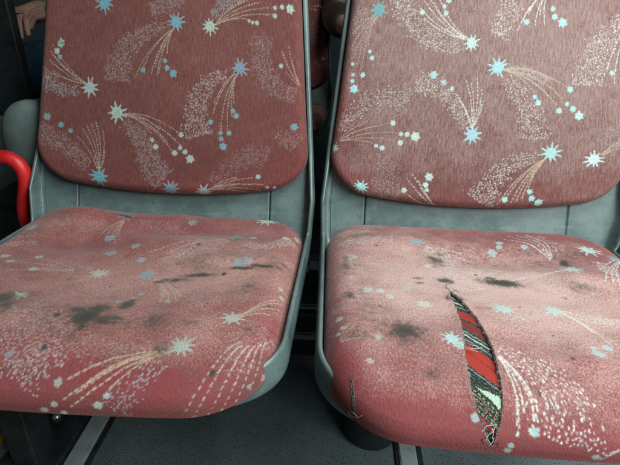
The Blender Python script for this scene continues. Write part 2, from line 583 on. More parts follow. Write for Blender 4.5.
    def draw(s, items, fade=1.0):
        for it in items:
            t = it[0]
            if t == 's':
                s.fade = 0.5 + 0.5 * fade
                s.star(it[1], it[2], it[3], COLS[it[4]], s.rng.choice((9, 10, 10)), 0.52)
            elif t == 'o':
                s.fade = fade
                s.star(it[1], it[2], it[3] * 1.1, COLS[it[4]], 6, 0.74)
            elif t == 'c':
                s.cloud(it[1], it[2], it[3], COLS[it[4]], it[5], it[6], it[7])
            elif t == 'f':
                ax, ay = it[1]
                for ex, ey in it[2]:
                    mx, my = (ax + ex) / 2, (ay + ey) / 2
                    dx, dy = ex - ax, ey - ay
                    st = it[6] if len(it) > 6 else 0.08
                    s.line((ax + dx * st, ay + dy * st), (mx - dy * it[3], my + dx * it[3]), (ex, ey), COLS[it[4]], it[5])
            elif t in ('stain', 'wear', 'red'):
                s.blob(*it)

    def sample(s, A, B):
        x = np.clip((A + s.ex) / s.res, 0, s.w - 1.001)
        y = np.clip((B + s.ey) / s.res, 0, s.h - 1.001)
        i, j = y.astype(int), x.astype(int)
        fy, fx = (y - i)[:, None], (x - j)[:, None]
        st = np.concatenate([s.rgb, s.al[..., None], s.wear[..., None], s.stain[..., None], s.red[..., None]], -1)
        v = (st[i, j] * (1 - fx) + st[i, j + 1] * fx) * (1 - fy) + (st[i + 1, j] * (1 - fx) + st[i + 1, j + 1] * fx) * fy
        return v[:, :4], np.c_[v[:, 4:7], np.ones(len(A))]


def inside(poly, x, y):
    c = np.zeros(len(x), bool)
    n = len(poly)
    for k in range(n):
        (x0, y0), (x1, y1) = poly[k], poly[k - 1]
        hit = (y0 > y) != (y1 > y)
        c ^= hit & (x < (x1 - x0) * (y - y0) / ((y1 - y0) or 1e-12) + x0)
    return c


def poly_dist(poly, x, y):
    d = np.full(len(x), 9.0)
    for k in range(len(poly)):
        p, q = np.array(poly[k - 1]), np.array(poly[k])
        v = q - p
        t = np.clip(((x - p[0]) * v[0] + (y - p[1]) * v[1]) / (v @ v + 1e-12), 0, 1)
        d = np.minimum(d, np.hypot(x - p[0] - t * v[0], y - p[1] - t * v[1]))
    return d


def put_attrs(me, A, B, pat, wr):
    n = len(me.vertices)
    a = me.attributes.new('pattern', 'FLOAT_COLOR', 'POINT')
    a.data.foreach_set('color', np.ascontiguousarray(pat, dtype=np.float32).ravel())
    a = me.attributes.new('wear', 'FLOAT_COLOR', 'POINT')
    a.data.foreach_set('color', np.ascontiguousarray(wr, dtype=np.float32).ravel())
    uv = me.uv_layers.new(name='cloth')
    li = np.empty(len(me.loops), np.int32)
    me.loops.foreach_get('vertex_index', li)
    uv.data.foreach_set('uv', np.ascontiguousarray(np.c_[A, B][li], dtype=np.float32).ravel())


def cushion(name, kind, items, bumps, mat, parent, seed, base_wear, tear=None, step=0.00075, short=0.0, wide=0.0):
    if kind == 'seat':
        cl = Cloth((WS, SEAT_E), 0.078, 0.030, 0.008, step)
        fn = lambda *a: seat_map(*a, short=short)
    else:
        cl = Cloth((WB0, BH / 2), 0.062, 0.013, 0.007, step, 0.09)
        fn = lambda *a: back_map(*a, wide=wide)
    cv = Canvas(cl.ex, cl.ey, seed=seed)
    cv.wear += base_wear
    cv.draw(items, 0.72 if kind == 'seat' else 0.95)
    rj = np.random.RandomState(seed)
    jt = rj.normal(0, 0.00030, (2, len(cl.A)))
    pat, wr = cv.sample(cl.A + jt[0], cl.B + jt[1])
    A, B = cl.A, cl.B
    if kind == 'seat':
        wr[:, 0] -= 0.24 * np.clip(cl.T / 0.045, 0, 1) * (cl.N[:, 1] > 0.3)  # front roll drawn darker and redder than the top
    Z = cl.Z.copy()
    faces = grid_faces(*cl.shape)
    if kind == 'back':
        faces = faces[:, ::1]
    else:
        faces = faces[:, ::-1]
    if tear is not None:
        rg = np.random.RandomState(4)
        j = 0.0008 * np.sin(B * 1300 + 4 * np.sin(B * 410)) + 0.0005 * np.sin(B * 3700) + rg.normal(0, 0.0003, len(A))
        ins = inside(tear, A + j, B)
        d = poly_dist(tear, A, B)
        fz = np.clip(cl.T / 0.03, 0, 1)
        Z = Z + np.where(ins, -0.0018 * (1 - fz), 0.0009 * np.exp(-(d / 0.005) ** 2))
        cl.P[:, 1] -= np.where(ins, 0.002 * fz, 0)
        keep = ~ins[faces].all(1)
        faces = faces[keep]
        edge = ins | (d < 0.0009)
        dk = np.where(rg.rand(len(A)) < 0.25, 0.22, 0.035)[:, None] * np.array([1, 1.03, 1.0])
        pat[edge, :3] = dk[edge]
        pat[edge, 3] = 0.9
    co = fn(cl.P, Z, cl.N, cl.T, A, B, bumps)
    me = np_mesh(name, co, faces)
    put_attrs(me, A, B, pat, wr)
    o = link(name, me, mat, parent)
    return o, cl, fn, bumps


def on_cloth(cl, fn, bumps, pts, lift=0.0):
    a, b = np.array([p[0] for p in pts], float), np.array([p[1] for p in pts], float)
    P, Z, N, T = cl.wrap(a, b)
    return fn(P, Z + lift, N, T, a, b, bumps)


# ------------------------------------------------------------------ the moulded grey shell (pan + back in one)
SEAT_OFF, BACK_OFF, FIL = -0.035, -0.024, 0.030
d1 = np.array([math.cos(TILT), -math.sin(TILT)])
d2 = np.array([math.sin(REC), math.cos(REC)])
n1 = np.array([math.sin(TILT), math.cos(TILT)])
n2 = np.array([-math.cos(REC), math.sin(REC)])
p1 = np.array([0, 0.46]) + n1 * SEAT_OFF
p2 = np.array([YB, ZB]) + n2 * BACK_OFF
sol = np.linalg.solve(np.c_[d1, -d2], p2 - p1)
I_ = p1 + d1 * sol[0]
turn = math.acos(d1 @ d2)
TL, ARC = FIL * math.tan(turn / 2), FIL * turn
T1, T2 = I_ - d1 * TL, I_ + d2 * TL
CEN = T1 + n1 * FIL
S_FRONT = -ARC / 2 - (sol[0] - TL + LS - 0.010)
S_TOP = ARC / 2 + (np.dot(np.array([YB, ZB]) + d2 * (BH + 0.006) + n2 * BACK_OFF - T2, d2))
S_B0 = ARC / 2 + np.dot(p2 - T2, d2)


def prof(s, h):
    s, h = np.broadcast_arrays(np.asarray(s, float), np.asarray(h, float))
    a = np.clip((s + ARC / 2) / ARC, 0, 1) * turn
    nrm = np.stack([-np.sin(a - TILT), np.cos(a - TILT)], -1)
    base = CEN - FIL * nrm
    base = base + np.minimum(s + ARC / 2, 0)[..., None] * d1 + np.maximum(s - ARC / 2, 0)[..., None] * d2
    return base + nrm * h[..., None]


def wshell(s):
    return np.where(s < 0, WS, np.where(s < S_B0, WS + (WB0 - WS) * np.clip(s / S_B0, 0, 1), wback(s - S_B0))) + 0.0045


def shell_outline():
    rc, rt = 0.082, 0.07
    pts = []
    for s in np.arange(S_TOP - rt, S_FRONT + rc, -0.004):
        pts.append((-float(wshell(np.array(s))), s))
    W = float(wshell(np.array(-0.2)))
    for t in np.linspace(0, math.pi / 2, 24):
        pts.append((-W + rc - rc * math.cos(t), S_FRONT + rc - rc * math.sin(t)))
    left = pts + [(x, S_FRONT) for x in np.linspace(-W + rc, 0, 12)[1:]]
    Wt = float(wshell(np.array(S_TOP - rt)))
    top = [(-Wt + rt - rt * math.cos(t), S_TOP - rt + rt * math.sin(t)) for t in np.linspace(math.pi / 2, 0, 16)[:-1]]
    half = [(x, S_TOP) for x in np.linspace(0, -Wt + rt, 8)[1:-1]] + top + left
    full = half + [(-x, s) for x, s in half[::-1][1:]] + [(0, S_TOP)]
    return np.array(full)


def make_shell(parent, short, wide):
    O = shell_outline()
    T = np.roll(O, -1, 0) - np.roll(O, 1, 0)
    T /= np.linalg.norm(T, axis=1)[:, None]
    Nn = np.stack([T[:, 1], -T[:, 0]], -1)
    if (Nn * (O - O.mean(0))).sum() < 0:
        Nn = -Nn
    for _ in range(2):
        Nn = (np.roll(Nn, 1, 0) + Nn * 2 + np.roll(Nn, -1, 0))
        Nn /= np.linalg.norm(Nn, axis=1)[:, None]
    rings = [(-0.030, 0.0), (-0.010, 0.0), (-0.005, 0.002), (-0.0032, 0.008), (-0.0028, 0.0195), (-0.002, 0.0222), (-0.0002, 0.0232),
             (0.0017, 0.0222), (0.0028, 0.0195), (0.0042, 0.008), (0.0046, -0.004), (0.0030, -0.012), (-0.003, -0.017), (-0.012, -0.019), (-0.03, -0.020)]
    # finer smooth cross section
    rs = smooth_path([(o, h, 0) for o, h in rings], 3)[:, :2]
    co = []
    nf = np.clip(-Nn[:, 1], 0, 1) * (O[:, 1] < S_FRONT + 0.1)
    bow = 0.010 * (0.15 - (O[:, 0] / 0.2) ** 2).clip(-0.9) * np.clip((S_FRONT + 0.2 - O[:, 1]) / 0.2, 0, 1) ** 2
    up = np.clip((O[:, 1] - S_B0) / 0.08, 0, 1)
    for o, h in rs:
        q = O + Nn * (o - 0.016 * nf ** 3)[:, None]
        q[:, 1] -= bow - short * np.clip((S_FRONT + 0.2 - O[:, 1]) / 0.2, 0, 1)
        q[:, 0] *= 1 - 0.034 * np.clip(-q[:, 1] / -S_FRONT, 0, 1)
        q[:, 0] += wide * np.clip(q[:, 0] / 0.2, 0, None) * np.clip(q[:, 1] / S_B0, 0, 1)
        yz = prof(q[:, 1], np.where(h < 0, h * (1 - 0.7 * nf ** 2), h * (1 - 0.72 * up)) - 0.018 * nf ** 1.6)
        co.append(np.c_[q[:, 0], yz])
    co = np.concatenate(co)
    f = grid_faces(len(rs), len(O), True)[:, ::-1]
    me = np_mesh('shell_rim', co, f)
    rim = link('shell_rim', me, M_shell, parent)
    # moulded panel with two grooves
    g = 0.155
    cols = np.r_[np.linspace(-1, 1, 41)]
    ss = np.r_[np.arange(S_FRONT + 0.02, S_TOP - 0.01, 0.004)]
    rows, zr = [], []
    for s in ss:
        rc = 0.086
        d = min(s - S_FRONT, rc)
        W = float(wshell(np.array(s))) - rc + math.sqrt(max(rc * rc - (rc - d) ** 2, 0)) - 0.012 - 0.008 * max(0, s / S_FRONT)
        x = np.unique(np.r_[np.linspace(-W, W, 41)])
        base = list(np.linspace(-W, -g - 0.003, 8)) + [-g - 0.0011, -g - 0.0007, -g, -g + 0.0007, -g + 0.0011] + list(np.linspace(-g + 0.003, g - 0.003, 30)) + \
            [g - 0.0011, g - 0.0007, g, g + 0.0007, g + 0.0011] + list(np.linspace(g + 0.003, W, 8))
        if W < g + 0.01:
            base = list(np.linspace(-W, W, len(base)))
        x = np.array(base)
        hh = np.where(np.abs(np.abs(x) - g) < 0.0009, -0.004, 0.0012)
        yz = prof(np.full(len(x), s), hh)
        rows.append(np.c_[x, yz])
    me = np_mesh('shell_panel', np.concatenate(rows), grid_faces(len(rows), len(rows[0])))
    link('shell_panel', me, M_shell, parent)
    # back face of the shell
    rows = []
    for s in np.arange(S_FRONT + 0.10, S_TOP - 0.02, 0.01):
        x = np.linspace(-1, 1, 12) * (float(wshell(np.array(s))) - 0.02 - (0.03 if s < S_FRONT + 0.06 else 0))
        rows.append(np.c_[x, prof(np.full(len(x), s), -0.0195)])
    me = np_mesh('shell_underside', np.concatenate(rows), grid_faces(len(rows), len(rows[0]))[:, ::-1])
    link('shell_underside', me, M_shell, parent)


# stitched comets (stars, dashes, speckle), rubbed and dirty places, some painted glare and crease shade, all in metres on the cloth
BACK_L = [
    ('s', -0.1088, -0.0224, 0.0163, 'c'),
    ('f', (-0.1099, -0.0182), [(-0.1377, 0.0383), (-0.1205, 0.0453), (-0.0991, 0.0411), (-0.0847, 0.0327)], -0.1, 'y', 0.0006),
    ('s', 0.013, -0.0477, 0.0146, 'c'),
    ('c', [(0.0033, -0.0523), (-0.0263, -0.06), (-0.0626, -0.0805), (-0.0806, -0.1037), (-0.0833, -0.1327)], 0.0044, 0.0163, 'p', 0.003, 0.0007, 1.0),
    ('f', (0.0099, -0.0535), [(-0.0549, -0.1306), (-0.0418, -0.1174), (-0.0269, -0.1242), (-0.0171, -0.1253), (-0.0139, -0.1224), (-0.0205, -0.114), (-0.001, -0.0935)], -0.13, 'y', 0.0006),
    ('o', -0.0402, -0.1173, 0.0042, 'c'),
    ('o', -0.0042, -0.1035, 0.0035, 'c'),
    ('o', -0.0009, -0.1134, 0.0041, 'c'),
    ('o', 0.0088, -0.121, 0.0059, 'c'),
    ('s', -0.1293, -0.1447, 0.0159, 'g'),
    ('f', (-0.1336, -0.1411), [(-0.1959, -0.0824), (-0.1985, -0.0913), (-0.2003, -0.1046), (-0.212, -0.1158), (-0.1955, -0.0971), (-0.194, -0.1204)], 0.09, 'y', 0.0006),
    ('o', -0.181, -0.0807, 0.0066, 'g'),
    ('o', -0.1872, -0.0924, 0.0051, 'g'),
    ('o', -0.1815, -0.1011, 0.0036, 'c'),
    ('c', [(-0.1484, -0.1519), (-0.1806, -0.1482), (-0.2098, -0.1324)], 0.0061, 0.0091, 'l', 0.0025, 0.00076, 1.0),
    ('s', -0.0825, -0.1808, 0.0167, 'g'),
    ('f', (-0.0759, -0.1798), [(0.0161, -0.2071), (0.0064, -0.2342), (-0.0254, -0.2102), (0.0207, -0.2263), (0.0001, -0.2225), (-0.0125, -0.2037)], 0.17, 'y', 0.0006),
    ('o', 0.0209, -0.2099, 0.0042, 'g'),
    ('o', 0.0104, -0.2371, 0.0046, 'g'),
    ('o', 0.0348, -0.2454, 0.0067, 'g'),
    ('o', 0.027, -0.2351, 0.0043, 'g'),
    ('o', 0.0191, -0.2293, 0.0036, 'g'),
    ('o', -0.0195, -0.2294, 0.0046, 'g'),
    ('o', -0.0254, -0.2192, 0.0039, 'g'),
    ('c', [(-0.0724, -0.1947), (-0.0495, -0.2145), (-0.0333, -0.2407), (-0.0205, -0.2672), (-0.0094, -0.2788)], 0.0076, 0.0168, 'l', 0.0025, 0.00071, 0.8),
    ('s', -0.1093, -0.2831, 0.0162, 'c'),
    ('f', (-0.1097, -0.2759), [(-0.1471, -0.2223), (-0.1322, -0.204), (-0.1176, -0.1966), (-0.1049, -0.2099), (-0.1017, -0.2415), (-0.1395, -0.2086), (-0.1249, -0.1995)], -0.13, 'y', 0.0006),
    ('c', [(-0.1245, -0.2681), (-0.1543, -0.2479), (-0.1794, -0.233), (-0.2114, -0.2218)], 0.0077, 0.0139, 'p', 0.0025, 0.00067, 0.8),
    ('o', -0.198, -0.1952, 0.0064, 'b'),
    ('o', -0.1742, -0.2071, 0.0049, 'c'),
    ('o', -0.1581, -0.2147, 0.004, 'c'),
    ('s', 0.0681, -0.052, 0.0139, 'g'),
    ('f', (0.073, -0.0497), [(0.1301, -0.012), (0.1642, -0.0218), (0.172, -0.0313), (0.128, -0.0387), (0.1367, -0.0061), (0.1529, -0.0138)], 0.12, 'y', 0.0006),
    ('o', 0.174, -0.0214, 0.0034, 'g'),
    ('o', 0.1854, -0.0196, 0.0038, 'g'),
    ('o', 0.1984, -0.0219, 0.0067, 'g'),
    ('o', 0.1736, -0.0326, 0.0038, 'g'),
    ('o', 0.1311, -0.0414, 0.0026, 'g'),
    ('o', 0.1368, -0.0433, 0.0029, 'g'),
    ('o', 0.144, -0.0436, 0.0038, 'g'),
    ('c', [(0.073, -0.037), (0.0876, -0.0208), (0.104, -0.0075), (0.1271, 0.0074)], 0.0058, 0.0131, 'b', 0.0025, 0.00076, 1.0),
    ('s', 0.1155, -0.1087, 0.0141, 'b'),
    ('c', [(0.0947, -0.1168), (0.066, -0.1309), (0.0499, -0.1517), (0.0418, -0.1768), (0.0494, -0.2092)], 0.006, 0.0164, 'p', 0.0029, 0.0008, 1.0),
    ('f', (0.1107, -0.1118), [(0.0717, -0.1774), (0.0841, -0.2026), (0.0943, -0.2024), (0.105, -0.1599), (0.0735, -0.1625), (0.1015, -0.1826)], -0.13, 'y', 0.0006),
    ('o', 0.1033, -0.172, 0.0036, 'c'),
    ('o', 0.1078, -0.1794, 0.0045, 'c'),
    ('o', 0.0678, -0.1894, 0.0039, 'c'),
    ('o', 0.0966, -0.2055, 0.0039, 'c'),
    ('o', 0.0833, -0.2056, 0.0033, 'c'),
    ('o', 0.084, -0.2147, 0.0039, 'b'),
    ('o', 0.087, -0.2262, 0.0057, 'c'),
    ('c', [(0.155, -0.0615), (0.1478, -0.0902), (0.1612, -0.124), (0.1783, -0.1377), (0.2019, -0.144)], 0.0119, 0.0104, 'l', 0.0029, 0.00067, 0.75),
    ('f', (0.2118, -0.1328), [(0.1949, -0.0741), (0.1828, -0.0802), (0.188, -0.11), (0.1989, -0.0939)], 0.1, 'y', 0.0006),
    ('o', 0.181, -0.1031, 0.0037, 'g'),
    ('s', 0.0554, -0.2964, 0.0139, 'g'),
    ('f', (0.0623, -0.2928), [(0.107, -0.2743), (0.1324, -0.2764), (0.1484, -0.2891), (0.1437, -0.2982), (0.1123, -0.2846), (0.1201, -0.3005)], 0.12, 'y', 0.0006),
    ('o', 0.14, -0.2753, 0.004, 'g'),
    ('o', 0.1531, -0.2947, 0.0034, 'g'),
    ('o', 0.1642, -0.2964, 0.0034, 'g'),
    ('c', [(0.0688, -0.2849), (0.0847, -0.265), (0.1099, -0.2501), (0.1333, -0.2383), (0.1532, -0.2454)], 0.0076, 0.0137, 'p', 0.0029, 0.00059, 0.6),
    ('s', 0.0044, -0.2921, 0.0146, 'b'),
    ('o', 0.1982, -0.1962, 0.0063, 'c'),
    ('c', [(0.1694, -0.2185), (0.1866, -0.2142), (0.2001, -0.2265)], 0.009, 0.0105, 'p', 0.0029, 0.00067, 0.7),
    ('c', [(-0.0304, -0.0317), (-0.0139, -0.0258), (0.0058, -0.0169), (0.0188, -0.0052)], 0.0088, 0.0117, 'l', 0.0025, 0.00067, 0.7),
    ('red', 0.2025, -0.1679, 0.0149, 0.1017, 0.35, 0),
    ('red', 0.0812, -0.2897, 0.1072, 0.0156, 0.45, 0),
    ('red', 0.1821, -0.259, 0.0303, 0.0265, 0.3, 0),
    ('red', -0.1898, -0.2519, 0.0309, 0.0504, 0.25, 0),
    ('wear', -0.0124, -0.1024, 0.1331, 0.0866, 0.12, 0),
    ('wear', -0.0126, -0.2638, 0.1991, 0.0312, -0.15, 0),
    ('stain', -0.0957, -0.0238, 0.0886, 0.0043, 0.0, 0),
    ('stain', -0.1794, -0.0792, 0.009, 0.0043, 0.3, 0),
    ('stain', 0.0111, -0.0294, 0.0438, 0.0013, 0.25, 0),
]
SEAT_L = [
    ('s', -0.0287, 0.0125, 0.0135, 'g'),
    ('s', 0.031, 0.0091, 0.0147, 'c'),
    ('s', -0.0823, 0.0898, 0.013, 'g'),
    ('o', -0.0401, -0.0483, 0.0094, 'c'),
    ('o', -0.1872, -0.1075, 0.0088, 'b'),
    ('o', -0.21, -0.0965, 0.0072, 'g'),
    ('o', -0.0631, -0.0954, 0.0086, 'c'),
    ('o', -0.0124, -0.0648, 0.0068, 'c'),
    ('o', -0.1249, -0.0211, 0.0065, 'g'),
    ('o', -0.1686, -0.0173, 0.0065, 'g'),
    ('o', -0.151, -0.0005, 0.0063, 'g'),
    ('o', -0.1091, 0.0181, 0.0061, 'g'),
    ('o', 0.0088, -0.0294, 0.0065, 'c'),
    ('o', 0.0302, 0.0883, 0.0048, 'c'),
    ('o', 0.0402, 0.0748, 0.0044, 'c'),
    ('o', 0.0447, 0.0631, 0.0045, 'c'),
    ('s', -0.066, -0.1601, 0.014, 'b'),
    ('f', (-0.0632, -0.1497), [(-0.0574, -0.0825), (-0.0705, -0.0917), (-0.0479, -0.0779), (-0.0464, -0.0881), (-0.0805, -0.1008)], 0.12, 'y', 0.0006),
    ('c', [(-0.0475, -0.1486), (-0.0082, -0.1473), (0.0402, -0.117), (0.0775, -0.068)], 0.0074, 0.0133, 'p', 0.003, 0.00067, 0.7),
    ('f', (-0.055, 0.0131), [(-0.1372, 0.0005), (-0.1202, 0.0176), (-0.1215, -0.0177), (-0.1335, 0.0269)], 0.06, 'y', 0.0006),
    ('c', [(-0.1135, -0.0039), (-0.0821, -0.0094), (-0.0432, 0.0007)], 0.0076, 0.005, 'p', 0.0029, 0.00067, 0.6),
    ('c', [(-0.0652, 0.1107), (-0.0337, 0.1385), (-0.0197, 0.1728), (-0.0118, 0.1984)], 0.0114, 0.0285, 'p', 0.0039, 0.00084, 0.85),
    ('c', [(0.0017, 0.1555), (0.0409, 0.1741), (0.0987, 0.1767)], 0.011, 0.0092, 'p', 0.0037, 0.00076, 0.55),
    ('s', 0.1241, 0.167, 0.0138, 'g'),
    ('s', 0.1627, 0.1185, 0.0142, 'g'),
    ('s', 0.1199, -0.1052, 0.0143, 'c'),
    ('o', 0.1428, -0.0199, 0.0114, 'c'),
    ('o', 0.1509, -0.0251, 0.0076, 'c'),
    ('s', 0.1522, -0.1809, 0.019, 'g'),
    ('o', 0.0399, -0.1572, 0.0077, 'b'),
    ('o', 0.0816, 0.0817, 0.0043, 'c'),
    ('o', 0.2034, 0.0311, 0.0047, 'g'),
    ('o', 0.2083, 0.0488, 0.0046, 'g'),
    ('o', 0.1437, -0.1067, 0.0049, 'g'),
    ('o', 0.19, -0.1141, 0.0058, 'g'),
    ('o', 0.2075, -0.1302, 0.0059, 'g'),
    ('c', [(0.1144, -0.0883), (0.0862, -0.0617), (0.0446, -0.0484)], 0.0041, 0.0081, 'w', 0.0025, 0.00067, 0.6),
    ('c', [(0.1372, -0.0814), (0.1628, -0.0709), (0.185, -0.0913), (0.2014, -0.1133)], 0.0056, 0.0098, 'W', 0.0025, 0.00076, 0.8),
    ('f', (0.1132, -0.0936), [(0.0363, -0.0443), (0.0519, -0.0379), (0.0142, -0.0486)], 0.05, 'w', 0.0007),
    ('f', (0.1668, 0.1161), [(0.2104, 0.061), (0.2099, 0.0766), (0.2052, 0.0581), (0.1939, 0.0806), (0.2012, 0.0989)], -0.05, 'y', 0.0009),
    ('c', [(0.0355, -0.0259), (0.0649, -0.0396), (0.1002, -0.0607)], 0.0066, 0.0066, 'W', 0.0028, 0.0007, 0.7),
    ('c', [(0.0136, 0.1766), (0.001, 0.1873), (-0.0116, 0.203)], 0.0124, 0.0177, 'p', 0.0036, 0.0009, 0.9),
    ('c', [(0.1781, 0.1266), (0.1957, 0.1344), (0.2088, 0.1532)], 0.0049, 0.0098, 'l', 0.003, 0.00084, 0.6),
    ('c', [(0.1747, 0.1405), (0.1777, 0.1735), (0.1855, 0.1865)], 0.0074, 0.0111, 'p', 0.0037, 0.00076, 0.5),
    ('f', (0.0406, 0.0142), [(0.0918, 0.082), (0.0845, 0.0869), (0.0746, 0.0843), (0.0786, 0.0526), (0.0922, 0.0692), (0.0755, 0.0741)], -0.14, 'y', 0.0008),
    ('c', [(0.0498, 0.0224), (0.0785, 0.0341), (0.1091, 0.0639), (0.1254, 0.09)], 0.0057, 0.0125, 'p', 0.0034, 0.00067, 0.8),
    ('f', (0.1222, 0.1699), [(0.0327, 0.2018), (0.0333, 0.2188), (0.0406, 0.227), (0.0725, 0.2086), (0.0516, 0.2029), (0.0451, 0.2118)], 0.12, 'y', 0.001),
    ('c', [(0.1168, 0.1701), (0.1059, 0.1763), (0.0983, 0.1852)], 0.0036, 0.0054, 'y', 0.0025, 0.00076, 1.0),
    ('o', -0.03, 0.185, 0.0036, 'b'),
    ('o', -0.0014, 0.1794, 0.0036, 'b'),
    ('o', 0.0262, 0.204, 0.0041, 'g'),
    ('o', 0.0267, 0.2237, 0.0037, 'G'),
    ('o', 0.0171, 0.2319, 0.0041, 'G'),
    ('o', 0.0347, 0.2348, 0.0034, 'G'),
    ('o', 0.0725, 0.2128, 0.0035, 'G'),
    ('o', 0.0657, 0.2224, 0.005, 'G'),
    ('c', [(0.1154, 0.1844), (0.0988, 0.1989), (0.0909, 0.2116), (0.0809, 0.227)], 0.0043, 0.0103, 'l', 0.0034, 0.0008, 1.0),
    ('f', (0.2027, 0.1086), [(0.143, 0.2292), (0.1519, 0.2376), (0.1679, 0.2343), (0.1822, 0.2286), (0.1949, 0.216), (0.2063, 0.2015)], 0.06, 'w', 0.0007, 0.42),
    ('o', 0.2021, 0.1956, 0.0031, 'l'),
    ('o', 0.2167, 0.1814, 0.0041, 'l'),
    ('red', -0.0136, 0.1792, 0.0407, 0.0224, 0.55, 0),
    ('red', 0.1534, 0.2038, 0.0427, 0.0163, 0.6, 0),
    ('red', 0.1977, 0.1273, 0.02, 0.0324, 0.7, 0),
    ('red', 0.0621, 0.1969, 0.0432, 0.016, 0.6, 0),
    ('red', 0.2232, 0.0332, 0.0094, 0.1011, 0.5, 0),
    ('red', 0.1289, -0.1607, 0.0926, 0.0317, 0.3, 0),
    ('red', 0.0859, 0.2278, 0.1181, 0.0108, 0.4, 0),
    ('red', -0.0218, -0.1413, 0.0914, 0.0381, 0.3, 0),
    ('wear', 0.1333, -0.0037, 0.0867, 0.0722, 0.4, 0),
    ('wear', -0.0023, 0.0402, 0.0822, 0.0641, 0.3, 0),
    ('wear', -0.1304, -0.0816, 0.0709, 0.0546, -0.05, 0),
    ('wear', 0.0854, 0.2109, 0.1348, 0.0233, -0.45, 0),
    ('wear', -0.1493, -0.1199, 0.089, 0.0153, 0.25, 0),
    ('wear', -0.0183, -0.1317, 0.1355, 0.0593, -0.12, 0),
    ('wear', 0.1357, 0.1434, 0.0387, 0.0314, 0.2, 0),
    ('wear', -0.0462, 0.1437, 0.039, 0.0298, 0.15, 0),
    ('stain', 0.0143, 0.1288, 0.015, 0.0195, 1.05, 0),
    ('stain', 0.0173, 0.1117, 0.0134, 0.0157, 0.95, 0),
    ('stain', -0.0003, 0.1171, 0.0122, 0.0107, 0.8, 0),
    ('stain', 0.0365, 0.1362, 0.0137, 0.007, 0.75, 0),
    ('stain', 0.0194, 0.1471, 0.0077, 0.0079, 0.7, 0),
    ('stain', 0.0451, 0.1371, 0.0157, 0.0044, 0.7, 0),
    ('stain', 0.0428, 0.0835, 0.0054, 0.0086, 0.7, 0),
    ('stain', -0.0324, 0.1176, 0.0164, 0.0084, 0.4, 0),
    ('stain', 0.0006, 0.1345, 0.0592, 0.0345, 0.32, 0),
    ('stain', 0.0647, 0.1404, 0.0583, 0.0221, 0.25, 0),
    ('stain', -0.0772, 0.1044, 0.0421, 0.0399, 0.3, 0),
    ('stain', 0.1264, -0.0358, 0.0776, 0.0495, 0.25, 0),
    ('stain', 0.0299, 0.131, 0.0218, 0.0108, 0.7, 0),
    ('stain', 0.042, 0.0959, 0.0085, 0.0142, 1.0, 0),
    ('stain', -0.0152, 0.1305, 0.0045, 0.0055, 0.8, 0),
    ('stain', -0.0936, 0.1019, 0.0148, 0.0194, 0.9, 0),
    ('stain', -0.0777, 0.1184, 0.0123, 0.0222, 0.6, 0),
    ('stain', 0.0857, 0.1288, 0.0119, 0.0177, 0.5, 0),
    ('stain', 0.0148, 0.1574, 0.0038, 0.0087, 0.5, 0),
    ('stain', 0.0446, 0.1293, 0.0119, 0.0057, 0.7, 0),
    ('stain', -0.0185, 0.1096, 0.0052, 0.0096, 0.5, 0),
    ('stain', -0.0021, 0.1767, 0.0036, 0.0052, 0.7, 0),
    ('stain', 0.0543, 0.0281, 0.0119, 0.0059, 0.75, -0.1),  # thin dark line following a crease across the cushion
    ('stain', 0.0723, 0.0223, 0.0216, 0.0058, 0.75, -0.1),
    ('stain', 0.0982, 0.0086, 0.022, 0.006, 0.8, -0.1),
    ('stain', 0.1278, 0.006, 0.0037, 0.0052, 1.0, 0),
    ('stain', 0.1488, -0.0087, 0.0224, 0.0047, 0.8, -0.08),
    ('stain', 0.1731, -0.016, 0.0226, 0.005, 0.85, -0.05),
    ('stain', 0.1999, -0.0297, 0.0128, 0.0037, 0.55, 0),
    ('stain', 0.1643, 0.0403, 0.015, 0.026, 0.42, 0),
    ('stain', 0.0872, 0.1246, 0.01, 0.0148, 0.5, 0),
    ('stain', 0.0772, -0.0643, 0.0047, 0.0044, 0.8, 0),
    ('stain', -0.066, -0.1601, 0.0156, 0.0081, 0.9, 0),
    ('stain', 0.1213, -0.1024, 0.0114, 0.0198, 0.5, 0),
    ('stain', 0.1605, 0.1914, 0.0035, 0.0039, 0.75, 0),
    ('stain', 0.2019, 0.168, 0.0065, 0.0093, 0.42, 0),
    ('stain', 0.1061, 0.172, 0.011, 0.0085, 0.55, 0),
    ('stain', 0.1845, 0.1398, 0.0137, 0.0146, 0.3, 0),
    ('stain', -0.0718, -0.0751, 0.084, 0.0033, 0.3, 0),  # crease line, its shade painted in the stain layer
    ('stain', 0.0664, -0.0583, 0.0806, 0.0018, 0.26, 0),  # right part of that crease, shade painted likewise
]
